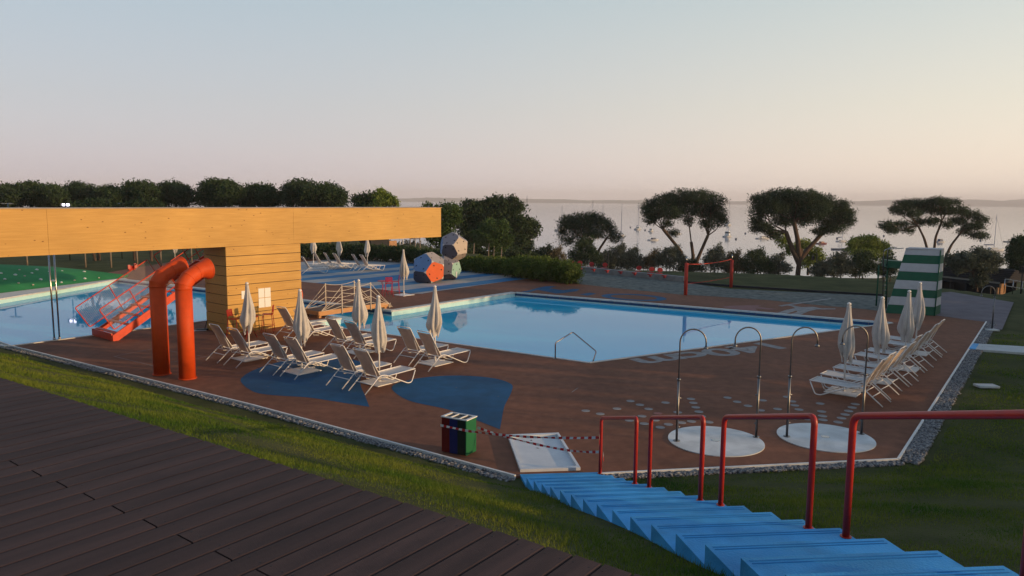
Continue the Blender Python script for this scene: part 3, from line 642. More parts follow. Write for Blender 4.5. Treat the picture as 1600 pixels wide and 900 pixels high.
# ------------------------------------------------------------------ sun loungers
def make_lounger():
    o = thing('sun_lounger', 'x', 'sun lounger')
    W = .325
    for s in (-1, 1):
        y = s*W
        MB().tube(rounded([(0,y,.012),(.52,y,.42),(.72,y,.40),(1.52,y,.03),(1.66,y,.03),(1.80,y,.345)], .09, 4), .0155, 7).build('side_frame', M_white_steel, o)
        MB().tube([(.50,s*.285,.345),(1.84,s*.285,.365)], .014, 6).build('seat_rail', M_white_steel, o)
        MB().tube([(.60,s*.28,.34),(.13,s*.28,1.13),(.12,s*.24,1.15)], .0145, 6).build('back_rail', M_white_steel, o)
    MB().tube([(.27,-W,.215),(.27,W,.215)], .013, 6).build('rear_stretcher', M_white_steel, o)
    MB().tube([(.42,-W,.335),(.42,W,.335)], .011, 6).build('upper_stretcher', M_white_steel, o)
    MB().tube([(1.835,-.285,.365),(1.835,.285,.365)], .014, 6).build('foot_stretcher', M_white_steel, o)
    MB().tube([(.125,-.25,1.152),(.125,.25,1.152)], .014, 6).build('head_stretcher', M_white_steel, o)
    MB().tube([(.30,-.24,.82),(.55,-.24,.25),(.78,-.24,.22),(.78,.24,.22),(.55,.24,.25),(.30,.24,.82)], .009, 6).build('recline_brace', M_white_steel, o)
    def sling(a, b, wd, sag, m, name, n=7):
        mb = MB(); a, b = Vector(a), Vector(b); nr = Vector((b.z-a.z, 0, -(b.x-a.x))).normalized(); nr = -nr if nr.z > 0 else nr
        vs = []; k = 4
        for side in (0, 1):
            for i in range(n+1):
                t = i/n; p = a.lerp(b, t) + nr*(sag*math.sin(math.pi*t)) 
                for j in range(k+1):
                    u = j/k*2-1; q = p + nr*(sag*.8*(1-u*u)*.5 + side*.006); vs.append((q.x, u*wd, q.z))
        fs = []; st_ = (n+1)*(k+1)
        for side in (0, 1):
            for i in range(n):
                for j in range(k):
                    q0 = side*st_+i*(k+1)+j; f = (q0, q0+1, q0+k+2, q0+k+1); fs.append(f if side == 0 else f[::-1])
        for i in range(n):
            for j in (0, k): q0 = i*(k+1)+j; fs.append((q0, q0+k+1, q0+st_+k+1, q0+st_))
        mb.add(vs, fs, True); return mb.build(name, m, o)
    sling((.56,0,.352), (1.80,0,.374), .272, .02, M_seat, 'seat_sling')
    sling((.585,0,.375), (.15,0,1.10), .268, .015, M_sling, 'backrest')
    mb = MB(); mb.box((.158,0,1.075), (.02,.53,.004), 0); 
    return o
proto = make_lounger(); used = [False]
def lounger(fa, fb, ang, label, group, jit=0.0):
    o = proto if not used[0] else copy_tree(proto); used[0] = True
    a, b = Vector(fa), Vector(fb); c = (a+b)/2
    o.location = (c.x, c.y, .004); o.rotation_euler = (0,0,R(ang+jit)); tag(o, label, 'sun lounger', group); return o
LL = [((-9.54, 22.26), (-8.91, 21.74)), ((-8.71, 21.57), (-8.13, 21.17)), ((-7.33, 20.71), (-6.74, 20.27)), ((-6.6, 20.27), (-5.98, 19.77)), ((-8.72, 26.15), (-7.99, 25.45)), ((-7.85, 25.34), (-7.14, 24.68)), ((-6.32, 23.75), (-5.72, 23.26)), ((-5.55, 23.07), (-4.92, 22.53)), ((-5.03, 19.26), (-4.45, 18.86)), ((-4.3, 18.73), (-3.73, 18.27)), ((-3.69, 22.11), (-3.06, 21.61)), ((-2.97, 21.53), (-2.4, 20.73))]
LLl = ['white sun lounger with beige back nearest the orange ducts, leftmost on the deck','white sun lounger right beside the leftmost one, left of the first closed parasol base',
 'white sun lounger with rear feet at the edge of the left blue marking','white sun lounger on the left blue marking beside the second closed parasol base',
 'white sun lounger just right of the timber column, left of its pair','white sun lounger behind the second closed parasol, right of the pair by the column',
 'white sun lounger left of the middle pair in front of the rope bridge','white sun lounger right of the middle pair in front of the rope bridge',
 'white sun lounger left of the one nearest the camera, on the left blue marking','white sun lounger nearest the camera, between the two blue markings',
 'white sun lounger near the pool edge, left one of the rightmost pair','white sun lounger near the pool edge, right one of the rightmost pair']
rj = random.Random(5)
for (a, b), lb in zip(LL, LLl): lounger(a, b, 51.5, lb, 'white sun loungers between the column and the pool', rj.uniform(-2,2))
RL = [((9.17, 17.52), (9.65, 18.08)), ((9.76, 18.23), (10.21, 18.8)), ((10.47, 19.07), (10.94, 19.63)), ((11.05, 19.7), (11.6, 20.3)), ((11.81, 20.76), (12.39, 21.41)), ((12.51, 21.5), (13.04, 22.12)), ((13.64, 22.95), (14.16, 23.6)), ((14.27, 23.75), (14.82, 24.39))]
RO = ['first','second','third','fourth','fifth','sixth','seventh','eighth']
for k, ((a, b), n_) in enumerate(zip(RL, RO)):
    lb = 'white sun lounger in the right hand row, ' + ('nearest the showers' if k == 0 else 'farthest from the showers' if k == 7 else n_ + ' from the showers')
    lounger(a, b, 137, lb, 'white sun loungers in a row along the right kerb', rj.uniform(-2,2))
FL = [(568, 425), (542, 423.3), (527, 421.6), (511, 420.2), (499.5, 419)]
for k, (x, y) in enumerate(FL):
    c = [(-10.71, 51.03), (-11.39, 51.45), (-12.91, 52.28), (-13.71, 52.71), (-14.68, 53.39), (-14.24, 48.92)][k]
    lounger(c, c, 35, 'small far white sun lounger under the beam, ' + ('rightmost' if k == 0 else RO[k] + ' from the right'), 'far sun loungers on the striped play surface', rj.uniform(-4,4))
lounger((-14.24, 48.92), (-14.24, 48.92), 30, 'far white sun lounger whose foot end shows just right of the timber column', 'far sun loungers on the striped play surface')
for k, c in enumerate([(-23.81, 56.08), (-21.37, 52.02)]): lounger(c, c, 20, ['white sun lounger seen through the red stair rails, farther one','white sun lounger seen through the red stair rails, nearer one'][k], 'far sun loungers on the striped play surface')

# ------------------------------------------------------------------ closed parasols
def make_canopy_mesh(seed):
    rg = random.Random(seed); n, k = 40, 22; vs = []; ph = rg.uniform(0,6)
    for i in range(k+1):
        t = i/k; z = 2.33 - t*1.40
        q_ = min(1, t/.80); r0 = .052 + .150*(q_*q_*(3-2*q_))**.9
        if t > .80: r0 *= 1 - .42*(t-.80)/.20
        for j in range(n):
            a = 2*math.pi*j/n; pl = abs(math.sin(4*a + ph + .8*t))
            am = .08 + .40*t; fl = max(0, t-.5)*2; r = r0*(1 - am + am*1.5*pl) * (1+.16*t*math.sin(a+ph+3*t)+.22*fl*math.sin(2*a+2*ph-4*t)+.16*fl*math.sin(5*a+ph*3+7*t))
            dz = 0
            if i == k: dz = .15*math.sin(4*a+ph)+rg.uniform(-.05,.05)
            elif t > .8: dz = (t-.8)/.2*.11*math.sin(4*a+ph)
            vs.append((r*math.cos(a)+.03*math.sin(3*t+ph)*t, r*math.sin(a), z+dz))
    vs.append((0,0,2.34)); fs = [(i*n+j, i*n+(j+1) % n, (i+1)*n+(j+1) % n, (i+1)*n+j) for i in range(k) for j in range(n)]
    fs += [(len(vs)-1, (j+1) % n, j) for j in range(n)]
    mb = MB(); mb.add(vs, [f[::-1] for f in fs], True); return mb
cms = [make_canopy_mesh(s) for s in (1,2,3,4)]; cmesh = []
for c in cms:
    o = c.build('canopy', M_canopy); cmesh.append(o.data); bpy.data.objects.remove(o)
def parasol(p, label, group, v, plate=True):
    o = thing('closed_parasol', label, 'parasol', (p[0],p[1],.003), v*1.3, group)
    MB().tube([(0,0,.02),(0,0,2.42)], .022, 10).build('pole', M_white_steel, o)
    c = bpy.data.objects.new('canopy', cmesh[v % 4]); COL.objects.link(c); c.parent = o
    MB().tube([(0,0,2.35),(0,0,2.40)], .05, 12).build('finial', M_white_steel, o)
    MB().tube([(.0,0,1.60),(.0,0,1.63)], .083, 16).build('tie_strap', M_canopy, o)
    if plate:
        q = MB(); q.box((0,0,.012), (.80,.80,.022), R(51)-v*1.3); q.build('base_plate', M_white_steel, o)
        MB().tube([(0,0,.02),(0,0,.22)], .032, 10).build('base_sleeve', M_white_steel, o)
    for a in range(3):
        t = a*2.1; MB().tube([(.04*math.cos(t),.04*math.sin(t),.99),(.05*math.cos(t),.05*math.sin(t),.90)], .006, 5).build('rib_tip', M_white_steel, o)
PL = [(-8.26, 22.58), (-6.13, 20.92), (-5.02, 23.7), (-3.64, 19.71), (-2.36, 22.16)]
PLl = ['closed cream parasol standing in front of the bar chairs at the column','closed cream parasol at the left blue marking, front of the rope bridge','closed cream parasol over the middle pair, right in front of the bridge ropes','closed cream parasol behind the loungers nearest the camera','closed cream parasol at the pool edge beside the rightmost pair']
for k, (p, l_) in enumerate(zip(PL, PLl)): parasol(p, l_, 'closed parasols over the left lounger cluster', k)
PR = [(8.89, 19.05), (10.42, 20.34), (12.03, 21.93), (13.66, 24.28)]
PRl = ['closed cream parasol in the right hand row nearest the showers','closed cream parasol in the right hand row, second from the showers','closed cream parasol in the right hand row in front of the green striped tower','closed cream parasol in the right hand row farthest from the showers']
for k, (p, l_) in enumerate(zip(PR, PRl)): parasol(p, l_, 'closed parasols along the right lounger row', k+1)
parasol((-5.73, 38.36), 'lone closed cream parasol beside the crimson bar table near the climbing balls', 'closed parasols on the far play surface', 2)
for k, p in enumerate([(-10.86, 54.53), (-13.18, 55.4), (-15.54, 56.88), (-25.89, 55.88), (-23.43, 56.12)]):
    parasol(p, ['far closed parasol by the rightmost far lounger under the beam','far closed parasol in the middle under the beam','far closed parasol just right of the timber column','far closed parasol seen left of the red stair rails','far closed parasol seen through the red stair just left of the column'][k], 'closed parasols on the far play surface', k)

# ------------------------------------------------------------------ showers
def shower(p, ang, label, h=2.38, disc=True):
    o = thing('pool_shower', label, 'shower', (p[0],p[1],.02 if disc else 0), ang, 'steel arched showers')
    r = .27; pts = [(0,0,0),(0,0,1.32)]
    MB().tube([(0,0,0),(0,0,1.32)], .026, 12).build('lower_pipe', M_dsteel, o)
    arc = [(0,0,1.32),(0,0,h-r-.02)] + [(r-r*math.cos(t), 0, h-r+r*math.sin(t)) for t in [math.pi*i/14 for i in range(15)]] + [(2*r,0,h-r-.08)]
    MB().tube(arc, .016, 10).build('arched_pipe', M_dsteel, o)
    MB().tube([(2*r,0,h-r-.08),(2*r,0,h-r-.12),(2*r,0,h-r-.14)], [.018,.05,.05], 14).build('shower_head', M_dsteel, o)
    MB().tube([(0,0,1.30),(0,0,1.335)], .042, 12).build('collar', M_dsteel, o)
    MB().tube([(-.0,0,.92),(.06,0,.92)], .018, 10).build('push_button', M_dsteel, o)
    MB().tube([(0,0,.30),(.055,0,.30)], .016, 10).build('foot_tap', M_dsteel, o)
    MB().tube([(0,0,.0),(0,0,.012)], .07, 14).build('base_flange', M_dsteel, o)
shower((3.49, 14.87), 0.0, 'left shower on the left white disc with its head to the right'); shower((5.26, 15.16), math.pi, 'right shower on the left white disc with its head to the left')
shower((5.94, 15.22), 0.0, 'left shower on the right white disc with its head to the right'); shower((7.65, 15.44), math.pi, 'right shower on the right white disc with its head to the left')
shower((19.5, 29.24), math.pi, 'lone far shower standing at the end of the grey paving on the right', 1.75, False)
for k, c in enumerate(((4.33,14.93),(6.77,15.22))):
    o = thing('shower_base', ['white round shower base with a drain, left one','white round shower base with a drain, right one'][k], 'shower base', (c[0],c[1],0), 0, 'round white shower bases')
    MB().disc((0,0), .985, -.05, .016, 64).build('disc', mat('white shower disc', (.60,.61,.60), .6, col2=(.68,.69,.68), scale=3, stain=.15, sscale=1.5) if k == 0 else MATS['white shower disc'], o)
    MB().disc((0,0), .085, .0162, .021, 24).build('drain', M_steel, o)

# ------------------------------------------------------------------ foot bath tray
TR = [(-0.07, 15.07), (1.03, 15.23), (1.31, 13.16), (0.18, 13.04)]
fb = thing('foot_bath', 'shallow white rectangular foot bath at the bottom of the blue stairs', 'foot bath', (TR[0][0],TR[0][1],0))
q = [Vector(p)-Vector(TR[0]) for p in TR]; cc = sum(q, Vector((0,0)))/4
M_tray = mat('white foot bath', (.55,.57,.60), .45, col2=(.64,.66,.68), scale=2.5)
MB().prism([tuple(cc+(p-cc)*.93) for p in q], .001, .008).build('basin', M_tray, fb)
rimm = MB()
for i in range(4):
    a, b = q[i], q[(i+1) % 4]; rimm.prism([tuple(a), tuple(b), tuple(cc+(b-cc)*.91), tuple(cc+(a-cc)*.91)], .002, .06 - .0006*i)
rimm.build('rim', M_tray, fb)
MB().disc(tuple(cc+Vector((-.18,.72))), .02, .008, .012, 12).build('drain', M_black, fb)

# ------------------------------------------------------------------ litter bins
bp = Vector((-1.38, 14.1)); bq = Vector((-0.89, 13.85)); br = Vector((-0.7, 14.15))
dx = (bq-bp); dy = (br-bq)
bn = thing('recycling_bin', 'triple recycling bin with red, blue and dark front panels and a green side', 'bin', (bp.x,bp.y,0)); H = .72
def quadp(a, b, c, d, z0, z1, m, name, par):
    mb = MB(); mb.prism([tuple(x) for x in (a,b,c,d)], z0, z1); return mb.build(name, m, par)
Z0 = Vector((0,0))
for i, m in enumerate((M_binred, M_binblue, M_binblack)):
    a = dx*(i/3+.004); b = dx*((i+1)/3-.004); quadp(a, b, b+dy*.93, a+dy*.93, .02, H, m, 'compartment', bn)
quadp(dx*1.0, dx*1.035, dx*1.035+dy*.96, dx*1.0+dy*.96, .02, H, M_bingreen, 'side_panel', bn)
a, b, c, d = dx*-.03, dx*1.06, dx*1.06+dy*1.0, dx*-.03+dy*1.0; ccn = (a+b+c+d)/4
quadp(dx*.02+dy*.05, dx*1.0+dy*.05, dx*1.0+dy*.9, dx*.02+dy*.9, H+.0005, H+.003, M_black, 'opening', bn)  # black plate laid over the compartments as the dark inside the openings
lid = MB()
for (p, q2) in ((a,b),(b,c),(c,d),(d,a)): lid.prism([tuple(p), tuple(q2), tuple(ccn+(q2-ccn)*.82), tuple(ccn+(p-ccn)*.82)], H+.001, H+.022)
for i in (1, 2):
    p = a+(b-a)*(i/3); s_ = (b-a)*.02; e = (d-a); lid.prism([tuple(p-s_+e*.09), tuple(p+s_+e*.09), tuple(p+s_+e*.91), tuple(p-s_+e*.91)], H+.002, H+.021)
lid.build('lid_frame', mat('white lid', (.66,.66,.66), .5), bn)
# barrier tape: bin -> rail and back, tail hanging
def tape(pts, label, w_=.05):
    pts = [Vector(p) for p in pts]; o = thing('barrier_tape', label, 'tape', pts[0], 0, 'red and white barrier tape')
    P = []; n = 46
    tot = sum((pts[i+1]-pts[i]).length for i in range(len(pts)-1))
    def at(s):
        for i in range(len(pts)-1):
            L_ = (pts[i+1]-pts[i]).length
            if s <= L_ or i == len(pts)-2:
                t = min(1, s/L_); q = pts[i].lerp(pts[i+1], t); q = q.copy(); q.z -= .022*L_*4*t*(1-t)*(1 if L_ > .6 else 0); return q
            s -= L_
    k = int(tot/.07); red = MB(); wh = MB()
    for i in range(k):
        a, b = at(i*tot/k), at((i+1)*tot/k); tw = math.sin(i*.35)*.9; up = Vector((.25*math.sin(tw), .35*math.sin(tw), math.cos(tw)))*w_/2
        tw2 = math.sin((i+1)*.35)*.9; up2 = Vector((.25*math.sin(tw2), .35*math.sin(tw2), math.cos(tw2)))*w_/2
        m = red if i % 2 else wh; sh = Vector((0,0,0))
        th = Vector((0,.001,0)); m.add([a-up-pts[0], b-up2-pts[0], b+up2-pts[0], a+up-pts[0], a-up-pts[0]+th, b-up2-pts[0]+th, b+up2-pts[0]+th, a+up-pts[0]+th], [(0,1,2,3),(7,6,5,4),(0,4,5,1),(2,6,7,3)])
    tag(red.build('red_bands', mat('tape red', (.55,.02,.02), .5, trans=.2) if 'tape red' not in MATS else MATS['tape red'], o), kind='stuff')
    tag(wh.build('white_bands', mat('tape white', (.68,.68,.66), .5, trans=.2) if 'tape white' not in MATS else MATS['tape white'], o), kind='stuff')
bx = Vector((bp.x,bp.y,0)); fr = Vector((dx.x,dx.y,0)); sd_ = Vector((dy.x,dy.y,0))
pole1 = Vector((1.655,12.98,0))
tape([bx+Vector((-.02,-.02,.56)), bx+fr*1.045+Vector((.0,-.015,.535)), pole1+Vector((-.03,.0,.70))], 'upper run of red and white tape from the bin front to the first handrail')
tape([bx+fr*1.05+sd_+Vector((.01,.0,.50)), pole1+Vector((-.6,.45,.30)), pole1+Vector((-.03,.02,.42))], 'lower run of red and white tape sagging over the foot bath')
tape([pole1+Vector((-.035,-.03,.78)), pole1+Vector((-.03,-.035,.58))], 'short loop of barrier tape knotted round the handrail post', .05)
tape([pole1+Vector((.045,-.02,.42)), pole1+Vector((.06,-.03,.26)), pole1+Vector((.03,-.03,.12))], 'loose hanging end of barrier tape on the first handrail post', .06)

# ------------------------------------------------------------------ pool entry rail
o = thing('pool_handrail', 'bent steel entry rail at the near corner of the large pool', 'handrail', (1.40,22.90,0))
p0 = Vector((0,0,0)); a1 = Vector((0.0,0,.52)); a2 = Vector((1.98, 23.3, 0.8))-Vector((1.40,22.90,0)); a3 = Vector((2.71, 22.9, 0.25))-Vector((1.40,22.90,0)); a4 = Vector((a3.x-.13, a3.y-.25, -.02))
MB().tube(rounded([p0, a1, a2, a3, a4], .06, 4), .022, 10).build('rail', M_steel, o)
MB().tube([(0,0,.001),(0,0,.01)], .05, 12).build('base_flange', M_steel, o)

# ------------------------------------------------------------------ rope bridge
bs = Vector((-8.15,30.5)); BL, BWd = 3.75, 1.0
br_ = thing('rope_bridge', 'small timber footbridge with rope sides crossing the pool channel', 'bridge', (bs.x,bs.y,0), UA)
npl = 24
mb = MB(); mb.box((-.03, BWd/2, .21), (.05, BWd+.10, .17)); mb.build('end_beam', M_bridge, br_)
mb = MB(); mb.box((BL+.03, BWd/2, .21), (.05, BWd+.10, .17)); mb.build('end_beam', M_bridge, br_)
for i in range(npl):
    mb = MB(); w_ = BL/npl; mb.box(((i+.5)*w_, BWd/2, .29), (w_-.012, BWd-.02, .03)); mb.build('deck_plank', M_bridgetop, br_)
for y in (-.03, BWd+.03):
    mb = MB(); mb.box((BL/2, y, .20), (BL, .05, .20)); mb.build('side_beam', M_bridge, br_)
for x in (.06, BL-.06):
    for y in (.08, BWd-.08): mb = MB(); mb.box((x,y,.085), (.12,.14,.165)); mb.build('foot_block', M_bridge, br_)
PX = (1.15, 2.75); ph = 1.32
for y in (-.075, BWd+.075):
    for x in PX: MB().tube([(x,y,.06),(x,y,ph)], .026, 10).build('post', M_rope, br_)
for y in (-.075, BWd+.075):
    rp = MB()
    for z in (ph-.04, ph-.33, ph-.62, ph-.9):
        rp.tube([(PX[0]+(PX[1]-PX[0])*t, y, z-.09*4*t*(1-t)) for t in [i/8 for i in range(9)]], .011, 5)
        rp.tube([(PX[0]*(1-t)+.05*t, y, z*(1-t)+.30*t-.04*math.sin(math.pi*t)) for t in [i/6 for i in range(7)]], .011, 5)
        rp.tube([(PX[1]*(1-t)+(BL+.1)*t, y, z*(1-t)+.22*t-.04*math.sin(math.pi*t)) for t in [i/6 for i in range(7)]], .011, 5)
    rp.build('ropes', M_rope, br_)
rp = MB()
for i in range(5): rp.tube([(BL+.05+.05*i, .0, .25), (BL+.15+.1*math.cos(i*2), .1*math.sin(i*2), .12),(BL+.2+.14*math.cos(i), .16*math.sin(i*3), .05)], .014, 5)
rp.build('rope_knot', M_rope, br_)

# ------------------------------------------------------------------ red metal stairs
rs = thing('metal_staircase', 'red painted steel staircase with mesh side panels climbing behind the ducts', 'staircase', (-13.95,25.2,0), UA)
rise, Ls, Wd = .60, 7.0, 1.7
def sp(x, y, dz=0): return Vector((x, y, .22+x*rise+dz))
for y in (0, Wd):
    mb = MB(); pts = [(0,.0),(.14,.0),(Ls,(Ls-.14)*rise),(Ls,(Ls-.14)*rise+(.24 if y == 0 else .17)),(-.05,.20 if y == 0 else .12),(-.05,.0)]
    vs = [(x, y-.03, z+.005) for x, z in pts]+[(x, y+.03, z+.005) for x, z in pts]; n = 6
    mb.add(vs, [tuple(range(n)), tuple(range(2*n-1, n-1, -1))]+[(i, (i+1) % n, n+(i+1) % n, n+i)[::-1] for i in range(n)]); mb.build('stringer', M_redst, rs)
for i in range(16):
    x = .12+i*.42; mb = MB(); mb.box((x, Wd/2, .19+x*rise), (.17, Wd-.06, .028)); mb.build('tread', M_redst, rs)
mb = MB(); mb.box((-.05,Wd/2,.14), (.05,Wd-.06,.25)); mb.build('toe_plate', M_redst, rs)
nx, nz = -rise/math.hypot(1,rise), 1/math.hypot(1,rise)
for y, x0, x1 in ((0,.02,2.3),(0,2.55,4.6),(Wd,-.12,2.5),(Wd,2.75,4.9)):
    lo0 = Vector((x0, y, .27+x0*rise+.12)); lo1 = Vector((x1, y, .27+x1*rise+.12)); up = Vector((nx,0,nz))*.88
    fr_ = MB(); fr_.tube(rounded([lo1, lo0, lo0+up, lo1+up], .07, 4)+[lo1], .02, 8); fr_.build('rail_frame', M_redst, rs)
    mid = lo0.lerp(lo1, .45); pst = MB(); pst.tube([mid-Vector((0,0,.16))-up*.05, mid+up], .018, 8); pst.build('rail_post', M_redst, rs)
    if x0 < 2:
        ms = MB(); k = 30
        for i in range(1, int(x1-x0)*26): a = lo0.lerp(lo1, i/(int(x1-x0)*26)); ms.bar(a, a+up, .0024)
        for i in range(1, 22): a = lo0+up*(i/22); b = lo1+up*(i/22); ms.bar(a, b, .0024)
        ms.build('mesh_panel', mat('fine wire mesh', (.74,.62,.62), .7) if 'fine wire mesh' not in MATS else MATS['fine wire mesh'], rs)
cl = MB(); cp = Vector((1.95, Wd, .27+1.95*rise+.12))+Vector((nx,0,nz))*.95; cl.box(cp, (.30,.05,.16), .3); cl.box(cp+Vector((.12,-.04,.08)), (.10,.08,.18), 0); cl.box(cp+Vector((-.12,-.04,.05)), (.09,.08,.15), 0); cl.build('hinge_bracket', M_red, rs)
# steel poles
for k, p in enumerate([(-16.1, 25.28), (-15.99, 25.4)]):
    o = thing('steel_pole', ['left of the two thin steel poles at the edge of the left pool','right of the two thin steel poles at the edge of the left pool'][k], 'pole', (p[0],p[1],0), 0, 'steel poles at the left pool edge')
    MB().tube([(0,0,0),(0,0,3.4)], .028, 10).build('shaft', M_steel, o); MB().tube([(0,0,0),(0,0,.10)], .042, 12).build('foot_sleeve', M_steel, o)
# pool brush leaning on the column
c = Vector((-11.75,27.55)); o = thing('pool_brush', 'black pole with a flat brush head leaning on the shaded side of the column', 'pool brush', (c.x,c.y,0))
MB().tube([(0,0,.05),(.34,.18,1.25)], .014, 8).build('pole', M_black, o)
mb = MB(); mb.box((-.05,-.08,.03), (.42,.16,.05), .3); mb.build('brush_head', M_black, o); mb = MB(); mb.box((-.12,-.22,.015), (.5,.18,.022), .3); mb.build('base_tray', M_greywhite, o)

# ------------------------------------------------------------------ bar chairs and tables
def bar_chair(p, ang, label, m, grp):
    o = thing('bar_chair', label, 'bar chair', (p[0],p[1],.004), ang, grp); s = .19
    for sx in (-1,1):
        for sy in (-1,1): MB().tube([(sx*(s+.03),sy*(s+.03),0),(sx*s*.85,sy*s*.85,.68)], .012, 6).build('leg', m, o)
    mb = MB(); mb.box((0,0,.69), (.38,.38,.02)); mb.build('seat', m, o)
    f = MB(); f.tube(rounded([(-.17,-.17,.7),(-.21,-.17,1.02),(-.21,.17,1.02),(-.17,.17,.7)], .04), .011, 6); f.build('back_frame', m, o)
    g = MB()
    for i in range(4): g.box((-.2,0,.80+i*.06), (.012,.33,.03))
    for i in range(5): g.box((-.2,-.14+i*.07,.89), (.011,.03,.24))
    g.build('back_lattice', m, o)
    r_ = MB()
    for a, b in (((-.21,-.21),(.21,-.21)),((.21,-.21),(.21,.21)),((.21,.21),(-.21,.21)),((-.21,.21),(-.21,-.21))): r_.tube([(a[0]*.97,a[1]*.97,.26),(b[0]*.97,b[1]*.97,.26)], .008, 6)
    r_.build('foot_ring', m, o)
def bar_table(p, label, m, grp):
    o = thing('bar_table', label, 'bar table', (p[0],p[1],.004), .4, grp)
    MB().disc((0,0), .33, .77, .79, 24).build('tabletop', m, o)
    for k in range(3):
        a = k*2.094; MB().tube([(.26*math.cos(a),.26*math.sin(a),0),(.12*math.cos(a),.12*math.sin(a),.3),(.10*math.cos(a),.10*math.sin(a),.55),(.24*math.cos(a),.24*math.sin(a),.77)], .012, 6).build('leg', m, o)
g1 = 'red bar furniture by the column'
M_barred = mat('dark red chair paint', (.30,.02,.015), .5)
bar_chair((-10.01, 26.03), R(-10), 'dark red bar chair nearest the corner of the timber column', M_barred, g1)
bar_table((-9.48, 26.0), 'round red bar table behind the first closed parasol', M_barred, g1)
bar_chair((-9.49, 26.83), R(50), 'olive toned bar chair against the boarded wall between the table and the red one', mat('olive chair paint', (.16,.10,.03), .5), g1)
bar_chair((-9.2, 27.18), R(190), 'dark red bar chair rightmost against the timber column', M_barred, g1)
g2 = 'crimson bar furniture by the lone parasol'
bar_table((-6.73, 38.03), 'crimson round bar table between the bridge and the lone parasol', M_magenta, g2)
bar_chair((-6.21, 38.59), R(185), 'crimson bar chair just left of the lone parasol', M_magenta, g2)
bar_chair((-6.42, 37.79), R(100), 'crimson bar chair tucked under the bar table, its back hidden', M_magenta, g2)

# ------------------------------------------------------------------ climbing balls
def dodeca():
    p = (1+5**.5)/2; V = [Vector((x,y,z)) for x in (-1,1) for y in (-1,1) for z in (-1,1)]
    for a in (-1/p, 1/p):
        for b in (-p, p): V += [Vector((0,a,b)), Vector((a,b,0)), Vector((b,0,a))]
    N_ = []
    for a in (-1, 1):
        for b in (-p, p): N_ += [Vector((0,b,a)).normalized(), Vector((a,0,b)).normalized(), Vector((b,a,0)).normalized()]
    V = [v.normalized() for v in V]; faces = []
    for n in N_:
        vs = sorted(range(20), key=lambda i: -V[i].dot(n))[:5]; c = sum((V[i] for i in vs), Vector())/5
        ax = (V[vs[0]]-c).normalized(); ay = n.cross(ax); vs.sort(key=lambda i: math.atan2((V[i]-c).dot(ay), (V[i]-c).dot(ax))); faces.append((n, vs))
    return V, faces
def panel_col(name, c): return mat(name, c, .6, col2=tuple(x*1.15 for x in c), scale=3)
PC = {'g': panel_col('mid grey panel', (.20,.19,.22)), 'l': panel_col('light grey panel', (.29,.265,.265)), 'd': panel_col('dark grey panel', (.09,.085,.11)), 'b': panel_col('blue grey panel', (.13,.22,.40)),
      'o': panel_col('orange panel', (.62,.11,.03)), 'r': panel_col('faded red panel', (.34,.07,.07)), 'm': panel_col('mint panel', (.24,.40,.35)), 'w': panel_col('white corner', (.50,.48,.46)), 's': panel_col('sand panel', (.38,.315,.265))}
cbs = thing('climbing_sculpture', 'stack of three big many sided climbing balls with orange, blue and grey panels', 'climbing frame', (0,0,0))
